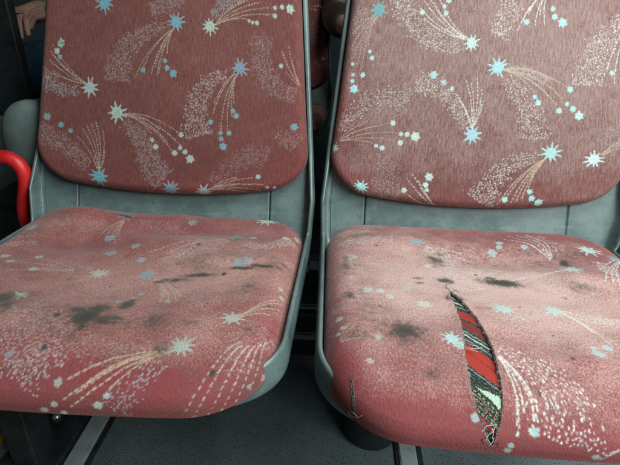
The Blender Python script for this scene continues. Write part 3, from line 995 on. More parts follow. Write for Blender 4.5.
BACK_R = [
    ('s', -0.1712, -0.02, 0.0152, 'c'),
    ('c', [(-0.1885, -0.023), (-0.2033, -0.0316), (-0.212, -0.0519)], 0.0073, 0.0058, 'w', 0.003, 0.0007, 1.0),
    ('f', (-0.1738, -0.0241), [(-0.2165, -0.0623), (-0.2029, -0.0894), (-0.1879, -0.1062), (-0.1817, -0.0706), (-0.1952, -0.0992), (-0.2098, -0.0763)], -0.1, 'y', 0.0006),
    ('o', -0.178, -0.0784, 0.0032, 'C'),
    ('o', -0.1731, -0.0873, 0.0041, 'C'),
    ('o', -0.1845, -0.1118, 0.0041, 'C'),
    ('o', -0.1997, -0.1122, 0.0029, 'C'),
    ('o', -0.1995, -0.1208, 0.0035, 'C'),
    ('o', -0.1954, -0.1322, 0.0065, 'C'),
    ('o', -0.2025, -0.0967, 0.0029, 'C'),
    ('s', -0.0214, -0.064, 0.0136, 'G'),
    ('c', [(-0.0326, -0.0684), (-0.0585, -0.0702), (-0.0893, -0.0567), (-0.1167, -0.0361), (-0.1342, -0.0099), (-0.1413, 0.008)], 0.0057, 0.0129, 'W', 0.003, 0.00084, 1.0),
    ('f', (-0.0272, -0.0614), [(-0.1015, -0.0056), (-0.0854, -0.0083), (-0.0986, -0.0304), (-0.1064, -0.0167), (-0.0803, 0.0028), (-0.0628, -0.044), (-0.0923, -0.0028)], 0.12, 'W', 0.0009),
    ('o', -0.102, -0.0227, 0.0043, 'G'),
    ('o', -0.0683, -0.0144, 0.0037, 'G'),
    ('o', -0.0649, -0.0238, 0.0043, 'G'),
    ('o', -0.0622, -0.0054, 0.0048, 'G'),
    ('o', -0.0749, -0.1095, 0.0061, 'C'),
    ('o', -0.0577, -0.1198, 0.0046, 'C'),
    ('o', -0.0447, -0.1278, 0.0035, 'C'),
    ('c', [(-0.1005, -0.1199), (-0.0721, -0.1277), (-0.0459, -0.1439), (-0.0249, -0.1688), (-0.0143, -0.1827)], 0.0117, 0.0058, 'W', 0.0029, 0.0008, 1.0),
    ('s', -0.0073, -0.1924, 0.0154, 'C'),
    ('f', (-0.0081, -0.1853), [(-0.0085, -0.1108), (-0.0248, -0.1154), (0.0037, -0.1424), (-0.0273, -0.1476), (-0.0169, -0.118), (-0.0378, -0.1353), (0.0006, -0.1258)], -0.1, 'W', 0.00085),
    ('c', [(-0.2082, -0.202), (-0.1961, -0.1741), (-0.1722, -0.1535), (-0.141, -0.1422), (-0.1095, -0.1471)], 0.0074, 0.0133, 'W', 0.0032, 0.00076, 0.85),
    ('s', -0.2151, -0.2301, 0.0091, 'G'),
    ('f', (-0.2111, -0.2177), [(-0.1672, -0.1812), (-0.1384, -0.183), (-0.1207, -0.1955), (-0.1239, -0.2081), (-0.1546, -0.215), (-0.151, -0.187)], 0.13, 'y', 0.0006),
    ('o', -0.1286, -0.1808, 0.0047, 'G'),
    ('o', -0.1145, -0.1966, 0.0036, 'G'),
    ('o', -0.1052, -0.1967, 0.0044, 'G'),
    ('o', -0.0927, -0.199, 0.0074, 'G'),
    ('o', -0.1144, -0.2103, 0.0048, 'G'),
    ('o', -0.1504, -0.2185, 0.0033, 'G'),
    ('o', -0.1409, -0.2206, 0.0045, 'G'),
    ('c', [(-0.2015, -0.1929), (-0.18, -0.1779), (-0.1533, -0.1683), (-0.12, -0.1622)], 0.0074, 0.0104, 'p', 0.003, 0.00067, 0.6),
    ('s', -0.1656, -0.2877, 0.0128, 'C'),
    ('c', [(-0.106, -0.2971), (-0.1277, -0.2856), (-0.1335, -0.2593), (-0.1237, -0.2376)], 0.0105, 0.015, 'W', 0.0035, 0.00067, 0.7),
    ('f', (-0.0405, -0.3136), [(-0.0915, -0.2542), (-0.0999, -0.2612), (-0.0942, -0.2883), (-0.0815, -0.2638)], 0.06, 'w', 0.0009),
    ('o', -0.0655, -0.2577, 0.0066, 'G'),
    ('o', -0.0692, -0.2701, 0.0045, 'G'),
    ('o', -0.067, -0.2776, 0.0033, 'G'),
    ('o', -0.1009, -0.2817, 0.0042, 'G'),
    ('s', 0.0211, -0.0967, 0.0158, 'C'),
    ('f', (0.027, -0.0971), [(0.1259, -0.1205), (0.1196, -0.1362), (0.1115, -0.1463), (0.0781, -0.131), (0.1016, -0.1104), (0.0974, -0.1329)], 0.16, 'y', 0.0009),
    ('c', [(0.0358, -0.0981), (0.0684, -0.1009), (0.0915, -0.1137)], 0.0043, 0.0057, 'w', 0.0025, 0.00076, 1.0),
    ('o', 0.129, -0.1224, 0.0049, 'C'),
    ('o', 0.1259, -0.1429, 0.0036, 'C'),
    ('o', 0.135, -0.1495, 0.0049, 'C'),
    ('o', 0.1443, -0.1597, 0.007, 'G'),
    ('o', 0.1149, -0.1534, 0.0049, 'C'),
    ('o', 0.0785, -0.1352, 0.0038, 'C'),
    ('o', 0.0835, -0.1434, 0.0049, 'C'),
    ('c', [(0.0341, -0.112), (0.0518, -0.1308), (0.0681, -0.1511), (0.0798, -0.1708), (0.0816, -0.194)], 0.0058, 0.0159, 'W', 0.0032, 0.00084, 1.0),
    ('c', [(0.0406, -0.0031), (0.0298, -0.0199), (0.0251, -0.0365), (0.0174, -0.0519)], 0.0128, 0.0099, 'W', 0.003, 0.00084, 1.0),
    ('f', (0.0879, 0.0151), [(0.0451, -0.0468), (0.06, -0.0228), (0.0715, -0.0388), (0.0864, -0.0367), (0.0516, -0.0328), (0.0781, -0.0234)], -0.13, 'W', 0.0009),
    ('s', 0.0908, 0.0179, 0.0141, 'C'),
    ('o', 0.0585, -0.0325, 0.0045, 'C'),
    ('o', 0.0971, -0.013, 0.004, 'C'),
    ('o', 0.1003, -0.0238, 0.0048, 'C'),
    ('o', 0.1127, -0.031, 0.0068, 'C'),
    ('c', [(0.206, -0.0233), (0.1872, -0.0418), (0.1689, -0.0645), (0.158, -0.0871), (0.1564, -0.1135)], 0.01, 0.0171, 'W', 0.003, 0.00084, 1.0),
    ('o', 0.1893, -0.0969, 0.004, 'C'),
    ('f', (0.216, -0.0223), [(0.1819, -0.093), (0.1929, -0.1134), (0.2049, -0.1227), (0.2117, -0.1053)], -0.13, 'W', 0.0009),
    ('s', 0.2184, -0.0195, 0.0142, 'C'),
    ('s', 0.1074, -0.2161, 0.0154, 'C'),
    ('c', [(0.0894, -0.222), (0.0534, -0.2327), (0.0299, -0.2567), (0.0099, -0.2871)], 0.0052, 0.0163, 'W', 0.003, 0.0008, 1.0),
    ('f', (0.102, -0.2205), [(0.0367, -0.2953), (0.0556, -0.2924), (0.0634, -0.2893), (0.0712, -0.2849), (0.0777, -0.2753), (0.0455, -0.2909)], -0.13, 'y', 0.0009),
    ('o', 0.0471, -0.2863, 0.0045, 'C'),
    ('o', 0.0812, -0.2745, 0.0042, 'C'),
    ('o', 0.0846, -0.2845, 0.0048, 'C'),
    ('o', 0.0946, -0.2919, 0.0063, 'C'),
    ('s', 0.1684, -0.2276, 0.0154, 'G'),
    ('c', [(0.1791, -0.2111), (0.1912, -0.1935), (0.2138, -0.1766), (0.2328, -0.1666)], 0.0058, 0.0117, 'l', 0.003, 0.0007, 1.0),
    ('f', (0.1739, -0.2239), [(0.2346, -0.1822), (0.2428, -0.1919), (0.24, -0.2035), (0.2148, -0.1969)], 0.12, 'y', 0.0009),
    ('red', -0.2152, -0.1815, 0.012, 0.0852, 0.7, 0),
    ('red', -0.1841, -0.2716, 0.0241, 0.0169, 0.5, 0),
    ('red', 0.0002, -0.2958, 0.1354, 0.0128, 0.4, 0),
    ('red', 0.1643, -0.2684, 0.0442, 0.0236, 0.3, 0),
    ('wear', -0.0089, -0.0596, 0.1711, 0.097, 0.25, 0),
    ('wear', 0.171, -0.0796, 0.0858, 0.117, 0.2, 0),  # paler upper right, glare put into the wear layer
    ('wear', -0.0027, -0.2727, 0.1938, 0.0328, -0.35, 0),
    ('wear', -0.2009, -0.1979, 0.0239, 0.0834, -0.3, 0),
    ('stain', -0.0155, -0.0205, 0.0284, 0.0012, 0.34, 0),
]
SEAT_R = [
    ('s', -0.084, -0.1182, 0.0129, 'c'),
    ('c', [(-0.1942, -0.13), (-0.1759, -0.1467), (-0.1455, -0.1521)], 0.006, 0.006, 'y', 0.0025, 0.00076, 1.0),
    ('f', (-0.145, -0.1578), [(-0.187, -0.1253), (-0.1918, -0.1039), (-0.1763, -0.1374)], 0.1, 'y', 0.0006),
    ('c', [(-0.1829, -0.114), (-0.1585, -0.1159), (-0.1252, -0.1193)], 0.0072, 0.0086, 'l', 0.0027, 0.00076, 0.8),
    ('c', [(-0.0747, -0.1088), (-0.0624, -0.0963), (-0.0478, -0.0839), (-0.0307, -0.0647)], 0.0069, 0.0151, 'W', 0.0025, 0.00084, 0.8),
    ('f', (-0.0747, -0.1088), [(-0.012, -0.0923), (-0.0205, -0.1063), (-0.0137, -0.0505)], -0.06, 'W', 0.0008),
    ('o', -0.1637, 0.0279, 0.0069, 'G'),
    ('o', -0.1496, 0.0274, 0.0058, 'G'),
    ('o', -0.1393, 0.0406, 0.0056, 'G'),
    ('o', -0.1177, 0.017, 0.007, 'g'),
    ('o', -0.1028, 0.0529, 0.0088, 'G'),
    ('o', -0.1796, -0.0607, 0.008, 'G'),
    ('o', -0.1993, 0.092, 0.0052, 'G'),
    ('o', -0.1956, 0.1129, 0.004, 'G'),
    ('o', -0.2005, 0.1206, 0.0032, 'G'),
    ('o', -0.0798, -0.0479, 0.0052, 'G'),
    ('s', -0.089, 0.1243, 0.0124, 'C'),
    ('o', -0.0834, 0.1335, 0.0065, 'C'),
    ('o', -0.1597, 0.1262, 0.0048, 'g'),
    ('o', -0.1711, 0.1617, 0.004, 'w'),
    ('f', (-0.2006, 0.1361), [(-0.1817, 0.1082), (-0.1719, 0.1154), (-0.1669, 0.1289), (-0.1878, 0.1051)], -0.05, 'y', 0.0007),
    ('o', 0.0376, -0.1319, 0.0058, 'C'),
    ('o', 0.0349, -0.1217, 0.0052, 'C'),
    ('o', 0.0232, -0.1125, 0.0071, 'C'),
    ('o', 0.0681, -0.1162, 0.0057, 'C'),
    ('s', 0.1573, -0.1176, 0.0183, 'G'),
    ('s', 0.1087, -0.0562, 0.0168, 'G'),
    ('s', -0.0159, 0.0539, 0.0152, 'C'),
    ('s', 0.0435, 0.0465, 0.0154, 'C'),
    ('f', (0.1006, -0.0873), [(0.0481, -0.1485), (0.0599, -0.1646), (0.0756, -0.1714), (0.0915, -0.178), (0.0569, -0.143)], 0.1, 'W', 0.0009),
    ('c', [(0.1008, -0.1704), (0.1034, -0.124), (0.1163, -0.1092)], 0.0116, 0.0116, 'W', 0.0034, 0.00084, 1.0),
    ('c', [(0.1856, -0.1458), (0.2103, -0.1703), (0.2434, -0.1906)], 0.0045, 0.009, 'g', 0.0027, 0.00076, 1.0),
    ('f', (0.1003, -0.0545), [(0.0529, -0.0328), (0.0374, -0.0235), (0.0218, -0.0249), (0.0677, -0.0394)], 0.06, 'W', 0.0008),
    ('c', [(0.0836, -0.0338), (0.0692, -0.018), (0.051, -0.0106)], 0.0062, 0.0111, 'l', 0.0029, 0.00076, 0.6),
    ('f', (0.2009, -0.1048), [(0.1445, -0.0568), (0.1321, -0.0183), (0.1391, -0.0152), (0.1462, -0.0123)], 0.12, 'W', 0.0009),
    ('c', [(-0.0241, 0.084), (0.0098, 0.0643), (0.0384, 0.053)], 0.0064, 0.0042, 'W', 0.0028, 0.0008, 0.8),
    ('c', [(-0.0702, -0.1007), (-0.0596, -0.0686), (-0.0531, -0.0272), (-0.0396, 0.0083)], 0.0091, 0.0155, 'W', 0.0026, 0.0008, 0.8),
    ('c', [(0.0601, -0.0514), (0.029, -0.0354), (-0.0031, -0.034), (-0.0278, -0.0468)], 0.0064, 0.0102, 'W', 0.0026, 0.0008, 0.8),
    ('c', [(0.1597, -0.0866), (0.1572, -0.0519), (0.1528, -0.0209)], 0.0064, 0.0103, 'W', 0.0028, 0.0009, 1.0),
    ('c', [(-0.1947, -0.0978), (-0.1658, -0.113), (-0.1197, -0.1167)], 0.0085, 0.0085, 'W', 0.0028, 0.0008, 0.8),
    ('c', [(0.0527, 0.0457), (0.0623, 0.0557), (0.0759, 0.061), (0.0925, 0.066), (0.1123, 0.0722)], 0.0043, 0.0096, 'W', 0.0025, 0.00092, 1.0),
    ('f', (0.0491, 0.0488), [(0.0656, 0.0897), (0.0701, 0.1144), (0.0703, 0.0997), (0.0786, 0.1234)], -0.12, 'W', 0.0008),
    ('c', [(-0.0483, 0.1301), (-0.0284, 0.1478), (-0.0138, 0.1635), (-0.0089, 0.1887), (-0.0153, 0.216)], 0.0052, 0.0232, 'W', 0.004, 0.00101, 1.0),
    ('f', (-0.0512, 0.1392), [(-0.0375, 0.2026), (-0.0347, 0.191), (-0.0529, 0.2061), (-0.054, 0.2147), (-0.045, 0.1982), (-0.0327, 0.1958)], -0.16, 'W', 0.0009),
    ('o', -0.0391, 0.2098, 0.0047, 'C'),
    ('o', -0.0581, 0.2235, 0.003, 'C'),
    ('o', -0.0603, 0.2298, 0.0035, 'C'),
    ('o', -0.0857, 0.2033, 0.004, 'C'),
    ('o', 0.0483, 0.1312, 0.0074, 'C'),
    ('o', 0.0629, 0.1187, 0.0057, 'C'),
    ('o', 0.0482, 0.1207, 0.0038, 'C'),
    ('o', 0.0106, 0.2298, 0.0039, 'C'),
    ('f', (0.0336, 0.2173), [(0.0133, 0.2338), (0.0163, 0.2272)], 0.1, 'W', 0.0006),
    ('c', [(-0.0349, 0.0331), (-0.0523, 0.0109), (-0.0689, -0.0243)], 0.0071, 0.0119, 'W', 0.0029, 0.00067, 0.4),
    ('c', [(-0.0208, 0.0746), (0.0096, 0.0913), (0.048, 0.1155)], 0.006, 0.0121, 'w', 0.0029, 0.00067, 0.35),
    ('red', -0.2048, 0.0944, 0.0104, 0.07, 1.0, 0),
    ('red', -0.197, 0.1824, 0.0193, 0.0197, 0.8, 0),
    ('red', -0.1716, 0.2063, 0.0247, 0.0149, 0.4, 0),
    ('red', -0.207, -0.0301, 0.0077, 0.0776, 0.5, 0),
    ('red', -0.084, 0.2275, 0.095, 0.0083, 0.35, 0),
    ('red', -0.1413, 0.1439, 0.0371, 0.0292, 0.25, 0),
    ('wear', -0.0558, -0.0267, 0.1379, 0.0923, 0.5, 0),
    ('wear', 0.0515, 0.0435, 0.0995, 0.0841, 0.45, 0),
    ('wear', -0.1288, 0.0472, 0.0446, 0.0655, 0.3, 0),
    ('wear', -0.077, 0.2178, 0.1179, 0.0149, -0.4, 0),
    ('wear', -0.1493, 0.207, 0.0486, 0.0162, -0.25, 0),
    ('wear', 0.0762, -0.1563, 0.1345, 0.036, -0.3, 0),
    ('wear', -0.1995, 0.1626, 0.0182, 0.0323, -0.3, 0),
    ('wear', 0.1325, -0.0851, 0.081, 0.0422, -0.1, 0),
    ('stain', -0.1328, 0.1145, 0.0196, 0.0191, 0.8, 0),
    ('stain', -0.1523, 0.1103, 0.0397, 0.0321, 0.3, 0),
    ('stain', -0.1805, 0.1252, 0.0126, 0.0138, 0.5, 0),
    ('stain', -0.1823, -0.0455, 0.0182, 0.0392, 0.35, 0),
    ('stain', -0.0542, -0.0945, 0.0195, 0.0393, 0.35, 0),
    ('stain', -0.1159, 0.1299, 0.0189, 0.0399, 0.15, 0),
    ('stain', -0.1854, 0.0428, 0.009, 0.0139, 0.6, 0),
    ('stain', -0.1879, -0.0333, 0.0115, 0.0221, 0.5, 0),
    ('stain', -0.1866, -0.057, 0.0119, 0.009, 0.5, 0),
    ('stain', -0.0995, -0.0113, 0.0086, 0.0038, 0.7, 0),
    ('stain', -0.0997, 0.0017, 0.0072, 0.0031, 0.7, 0),
    ('stain', -0.0645, -0.0743, 0.0135, 0.0171, 0.75, 0),
    ('stain', -0.0651, -0.062, 0.0159, 0.0211, 0.45, 0),
    ('stain', -0.0646, -0.0094, 0.011, 0.008, 0.85, 0),
    ('stain', -0.154, 0.0635, 0.0054, 0.0043, 0.5, 0),
    ('stain', 0.0059, -0.0181, 0.0247, 0.0086, 1.1, 0),
    ('stain', -0.0054, -0.0259, 0.01, 0.0065, 0.7, 0),
    ('stain', 0.0242, -0.0135, 0.0122, 0.006, 0.5, 0),
    ('stain', 0.1104, -0.0806, 0.0081, 0.0106, 1.0, 0),
    ('stain', 0.1268, -0.1039, 0.0416, 0.0107, 0.45, 0),
    ('stain', -0.1168, 0.1705, 0.0087, 0.008, 0.5, 0),
    ('stain', -0.2101, 0.1356, 0.0029, 0.0331, 0.4, 0),
    ('stain', -0.012, -0.0923, 0.0833, 0.0633, 0.25, 0),
    ('stain', 0.1104, -0.0957, 0.0824, 0.0399, 0.3, 0),
    ('stain', -0.1722, 0.0526, 0.0333, 0.0653, 0.25, 0),
    ('stain', -0.1796, -0.1289, 0.0351, 0.0219, 0.3, 0),
    ('stain', 0.0177, 0.1432, 0.0027, 0.0032, 0.7, 0),
    ('stain', -0.0267, 0.1812, 0.0021, 0.0048, 0.6, 0),
    ('stain', 0.0004, 0.2171, 0.0023, 0.0028, 0.5, 0),
    ('stain', -0.1808, 0.1928, 0.0021, 0.0021, 0.4, 0),
]
DATA_L = {'seat': SEAT_L, 'back': BACK_L}
DATA_R = {'seat': SEAT_R, 'back': BACK_R}
TEAR = [(-0.0667, 0.0112), (-0.0637, 0.023), (-0.0581, 0.0343), (-0.055, 0.0532), (-0.0534, 0.0768), (-0.0535, 0.0938), (-0.0523, 0.1069), (-0.0528, 0.1208), (-0.0531, 0.1323), (-0.054, 0.1486), (-0.0558, 0.1633), (-0.0573, 0.175), (-0.0598, 0.187), (-0.063, 0.1965), (-0.0652, 0.2031), (-0.0684, 0.2099), (-0.0705, 0.2153), (-0.0722, 0.2212), (-0.0736, 0.2269), (-0.0763, 0.2226), (-0.078, 0.2166), (-0.0803, 0.2082), (-0.0823, 0.203), (-0.0839, 0.1968), (-0.0846, 0.1853), (-0.0833, 0.1711), (-0.0819, 0.1551), (-0.0805, 0.141), (-0.0774, 0.1234), (-0.0739, 0.1031), (-0.0707, 0.075), (-0.068, 0.0455), (-0.0679, 0.0287)]
THREADS = {'white': [[(-0.2037, 0.2054), (-0.2057, 0.2088), (-0.1997, 0.212), (-0.1918, 0.2121), (-0.186, 0.2092)], [(-0.1986, 0.2051), (-0.1952, 0.2093), (-0.1932, 0.2124)], [(-0.0816, 0.2134), (-0.0774, 0.2092), (-0.0723, 0.2082), (-0.0691, 0.207)], [(-0.0784, 0.221), (-0.0769, 0.2165), (-0.0736, 0.2135), (-0.071, 0.2094)], [(-0.0754, 0.2254), (-0.0733, 0.2233), (-0.0721, 0.2174)], [(-0.0794, 0.214), (-0.0778, 0.2187), (-0.074, 0.2251)], [(-0.0817, 0.1346), (-0.0769, 0.1379), (-0.0695, 0.1384), (-0.063, 0.1349)], [(-0.0818, 0.1386), (-0.0756, 0.1404), (-0.0685, 0.1416)], [(-0.0734, 0.2096), (-0.0725, 0.2134), (-0.0736, 0.219)], [(-0.0777, 0.1296), (-0.0723, 0.1346), (-0.0664, 0.1338)]], 'dark': [[(-0.0685, 0.014), (-0.068, 0.0064), (-0.0644, -0.0018)], [(-0.0641, 0.0206), (-0.0579, 0.0145), (-0.0567, 0.0193)], [(-0.0689, 0.0264), (-0.073, 0.0344), (-0.0735, 0.0416)], [(-0.0616, 0.0251), (-0.0599, 0.0322), (-0.0552, 0.0363)], [(-0.0793, 0.2181), (-0.0818, 0.2212), (-0.0794, 0.2248)], [(-0.0709, 0.222), (-0.0687, 0.2236), (-0.0686, 0.2277)]]}
SLIT = [(-0.19, 0.1775), (-0.1884, 0.1797), (-0.1886, 0.1889), (-0.1911, 0.2), (-0.1952, 0.2074), (-0.1985, 0.207), (-0.1933, 0.1956), (-0.1917, 0.1857)]





def moved(items, da, db, test):
    """the woven repeat goes on over the rest of the cloth"""
    mv = lambda p: (p[0] + da, p[1] + db)
    out = []
    for it in items:
        if it[0] in 'so':
            n = (it[0], it[1] + da, it[2] + db) + tuple(it[3:])
            key = n[1:3]
        elif it[0] == 'c':
            n = ('c', [mv(p) for p in it[1]]) + tuple(it[2:])
            key = n[1][0]
        elif it[0] == 'f':
            n = ('f', mv(it[1]), [mv(p) for p in it[2]]) + tuple(it[3:])
            key = n[1]
        else:
            continue
        if test(*key):
            out.append(n)
    return out


for B_ in (BACK_L, BACK_R):
    B_ += moved(B_, 0.02, 0.345, lambda a, b: b > 0.085)
SEAT_R += moved(SEAT_R, 0.27, 0.02, lambda a, b: a > 0.165)
SEAT_L += moved(SEAT_L, -0.26, -0.01, lambda a, b: a < -0.175)

# small spots and ground-in smears
for seats, sd, n in ((SEAT_L, 21, 46), (SEAT_R, 22, 40)):
    rs = random.Random(sd)
    for k in range(n):
        e = rs.random() ** 3
        seats.append(('stain', rs.uniform(-0.19, 0.2), rs.uniform(-0.17, 0.17), 0.0022 + 0.016 * e, 0.0018 + 0.010 * e, rs.uniform(0.45, 0.75) if e < 0.1 else rs.uniform(0.22, 0.4), rs.uniform(-0.6, 0.6)))

# ------------------------------------------------------------------ the floor
fm = bpy.data.meshes.new('floor')
fm.from_pydata([(-2.2, -1.8, 0), (2.2, -1.8, 0), (2.2, 2.6, 0), (-2.2, 2.6, 0)], [], [(0, 1, 2, 3)])
floor = link('floor', fm, M_floor, None, False)
floor['kind'] = 'structure'

# ------------------------------------------------------------------ the two seats
GROUP = 'moquette bus seats'


def bus_seat(x, label, data, mats, seeds, wears, bumps, tear=None, short=0.0, wide=0.0):
    t = empty('bus_seat', (x, 0, 0), label, 'bus seat', GROUP)
    make_shell(t, short, wide)
    res = cushion('seat_cushion', 'seat', data['seat'], bumps[0], mats[0], t, seeds[0], wears[0], tear, short=short)
    cushion('back_cushion', 'back', data['back'], bumps[1], mats[1], t, seeds[1], wears[1], wide=wide)
    return t, res


BUMP_SL = [(a, b, c, d, e * 2.1) for a, b, c, d, e in [(-0.13, -0.15, 0.06, 0.03, 0.009), (0.0, -0.125, 0.09, 0.022, -0.004), (0.06, -0.075, 0.12, 0.03, 0.004), (-0.10, -0.07, 0.08, 0.03, -0.006),
           (0.0, 0.02, 0.12, 0.09, -0.004), (-0.05, 0.13, 0.2, 0.05, 0.003), (0.13, -0.03, 0.05, 0.02, 0.003)]] + slack(3, 46, 0.0013, 0.014, 0.032)
BUMP_SR = [(a, b, c, d, e * 2.2) for a, b, c, d, e in [(0.02, -0.09, 0.09, 0.03, -0.006), (0.10, -0.12, 0.07, 0.03, 0.004), (-0.12, -0.12, 0.06, 0.04, 0.003), (0.05, 0.0, 0.1, 0.06, -0.003),
           (0.12, -0.03, 0.06, 0.03, 0.004), (-0.04, 0.12, 0.12, 0.05, 0.002)]] + slack(5, 50, 0.0014, 0.014, 0.032)
BUMP_BL = [(0.0, -0.02, 0.16, 0.22, 0.007), (0.0, -0.1, 0.12, 0.12, 0.004), (0.1, -0.23, 0.05, 0.04, 0.002)]
BUMP_BR = [(0.0, -0.02, 0.16, 0.22, 0.007), (0.0, -0.1, 0.12, 0.12, 0.004), (-0.06, -0.2, 0.07, 0.05, -0.002)]

left, resL = bus_seat(-D / 2, 'left of the two near seats, black stain on its cushion and a red armrest', DATA_L, (M_seat_l, M_back_l), (11, 12),
                      (0.30, 0.22), (BUMP_SL, BUMP_BL), None, 0.012)
right, resR = bus_seat(D / 2, 'near seat with a torn cushion showing a red striped cover inside', DATA_R, (M_seat_r, M_back_r), (13, 14),
                       (0.34, 0.5), (BUMP_SR, BUMP_BR), TEAR, 0.0, 0.011)


# what shows through the tear: an older striped cover
def inner_cover(parent, cl, fn, bumps):
    xs = np.arange(-0.100, -0.030, 0.0006)
    ys = np.arange(0.000, 0.238, 0.0006)
    A, B = [v.ravel() for v in np.meshgrid(xs, ys)]
    P, Z, N, T = cl.wrap(A, B)
    fz = np.clip(T / 0.03, 0, 1)
    P[:, 1] -= 0.0035 * fz
    co = fn(P, Z - (0.0026 + 0.0008 * np.sin(B * 60)) * (1 - fz), N, T, A, B, bumps)
    axis = np.interp(B, [0.005, 0.03, 0.067, 0.11, 0.137, 0.173, 0.2, 0.218], [-0.065, -0.0635, -0.060, -0.061, -0.064, -0.068, -0.071, -0.072])
    rg = np.random.RandomState(2)
    q = B - 1.0 * (A - axis) + 0.0005 * np.sin(A * 700) + rg.normal(0, 0.0005, len(A))
    K, RD, BR, MINT, GY, YL, OR, WH = ((0.017, 0.026, 0.024), (0.35, 0.038, 0.028), (0.18, 0.03, 0.026), (0.40, 0.52, 0.42), (0.2, 0.23, 0.2),
                                       (0.5, 0.40, 0.14), (0.5, 0.2, 0.08), (0.6, 0.62, 0.56))
    tab = [(-1, K), (0.024, GY), (0.031, K), (0.038, MINT), (0.043, K), (0.050, GY), (0.054, K), (0.064, RD), (0.088, K), (0.093, BR), (0.109, K), (0.114, GY),
           (0.117, K), (0.121, WH), (0.1235, K), (0.129, GY), (0.132, K), (0.137, RD), (0.150, BR), (0.1515, RD), (0.168, K), (0.171, GY), (0.173, K), (0.180, MINT), (0.190, K), (0.1945, YL), (0.1957, K), (0.1985, GY), (0.1992, K),
           (0.202, OR), (0.2031, K), (0.2055, GY), (0.2062, K), (0.2085, YL), (0.2096, K), (0.213, RD), (0.2165, K)]
    br = np.array([t[0] for t in tab])
    cc = np.array([t[1] for t in tab])
    c = cc[np.searchsorted(br, q, side='right') - 1]
    # broken, dashed thin lines and a mint band that widens to the right
    thin = ((q > 0.1945) & (q < 0.1957)) | ((q > 0.202) & (q < 0.2031)) | ((q > 0.2085) & (q < 0.2096))
    gap = thin & (np.sin(A * 2100) > 0.5)
    c[gap] = K
    m = (q > 0.1735) & (q < 0.190)
    c[m] = np.where((q[m] > 0.1905 - 0.0135 * np.clip((A[m] - axis[m] + 0.012) / 0.022, 0, 1))[:, None], MINT, K)
    ln = (np.abs(c - np.array(K)).max(1) < 0.001) & (np.mod(q + 0.0003 * np.sin(A * 900), 0.0042) < 0.0009) & (rg.rand(len(q)) < 0.7)
    c[ln] = (0.13, 0.17, 0.13)
    gm = (q > 0.02) & (q < 0.135) & (rg.rand(len(q)) < 0.12)
    c[gm] = c[gm] * 0.5 + 0.04
    fc = grid_faces(len(ys), len(xs))[:, ::-1]
    near = inside(TEAR, A, B) | (poly_dist(TEAR, A, B) < 0.006)
    me = np_mesh('striped_inner_cover', co, fc[near[fc].all(1)])
    pat = np.c_[c, np.ones(len(c))]
    put_attrs(me, A, B, pat, np.zeros((len(c), 4)))
    o = link('striped_inner_cover', me, M_inner, parent)
    o['label'] = 'dark cover with red and mint stripes showing through the tear'
    return o


cush, clR, fnR, bpR = resR
inner_cover(right, clR, fnR, bpR)
rngT = random.Random(7)
for kind, mat, rad in (('white', M_thread, 0.00028), ('dark', M_darkthread, 0.00022)):
    for pts in THREADS[kind]:
        q = on_cloth(clR, fnR, bpR, pts, 0.0)
        n = fnR(*[v for v in clR.wrap(np.array([p[0] for p in pts]), np.array([p[1] for p in pts]))][:1],
                clR.wrap(np.array([p[0] for p in pts]), np.array([p[1] for p in pts]))[1] + 0.001,
                *clR.wrap(np.array([p[0] for p in pts]), np.array([p[1] for p in pts]))[2:],
                np.array([p[0] for p in pts]), np.array([p[1] for p in pts]), bpR) - q
        lift = np.array([0.6] + [1.6 + rngT.random()] * (len(pts) - 2) + [0.9])[:, None]
        tube('loose_thread', q + n * lift, rad, mat, cush, 6, 8)


def slit(parent, poly):
    """a small worn-through slit beside the front corner"""
    a, b = np.array([p[0] for p in poly]), np.array([p[1] for p in poly])
    u = np.linspace(0, 1, 40)
    l = np.array([poly[0]] + poly[7:3:-1])
    r = np.array([poly[0]] + poly[1:5])
    L = np.c_[np.interp(u, np.linspace(0, 1, len(l)), l[:, 0]), np.interp(u, np.linspace(0, 1, len(l)), l[:, 1])]
    Rr = np.c_[np.interp(u, np.linspace(0, 1, len(r)), r[:, 0]), np.interp(u, np.linspace(0, 1, len(r)), r[:, 1])]
    rg = np.random.RandomState(3)
    L[:, 0] += rg.normal(0, 0.0004, 40)
    Rr[:, 0] += rg.normal(0, 0.0004, 40)
    A = (L[:, :1] + (Rr - L)[:, :1] * np.linspace(0, 1, 7)).ravel()
    B = (L[:, 1:] + (Rr - L)[:, 1:] * np.linspace(0, 1, 7)).ravel()
    P, Z, N, T = clR.wrap(A, B)
    z = np.tile(np.array([0, 0.0012, 0.0008, 0.0004, 0.0008, 0.0012, 0]), 40)
    co = fnR(P, Z + z, N, T, A, B, bpR)
    o = link('worn_slit', np_mesh('worn_slit', co, grid_faces(40, 7)), M_slit, parent)
    o['label'] = 'narrow dark worn slit near the front corner'


M_slit = plastic('frayed_backing', (0.02, 0.026, 0.026), (0.16, 0.17, 0.15), 0.9, 700, 0.2, 0, 0.5)
slit(cush, SLIT)

# ------------------------------------------------------------------ armrest, hinge cover and legs of the left seat
def put_local(o, x):
    o.location.x -= x
    return o


xl, xr = left.location.x, right.location.x
arm = tube('armrest', [(-0.497, 0.03, 0.36), (-0.492, 0.01, 0.41), (-0.486, 0.0, 0.45), (-0.469, -0.004, 0.50), (-0.468, -0.005, 0.524), (-0.479, -0.005, 0.5385),
                       (-0.498, -0.005, 0.543), (-0.56, -0.005, 0.542), (-0.592, -0.003, 0.525), (-0.60, 0.0, 0.48), (-0.602, 0.005, 0.42), (-0.600, 0.0, 0.35), (-0.58, -0.03, 0.318), (-0.545, -0.07, 0.31), (-0.505, -0.10, 0.31)],
           0.0112, M_red, left, 20, 12)
put_local(arm, xl)
arm['label'] = 'glossy red rubber armrest loop'


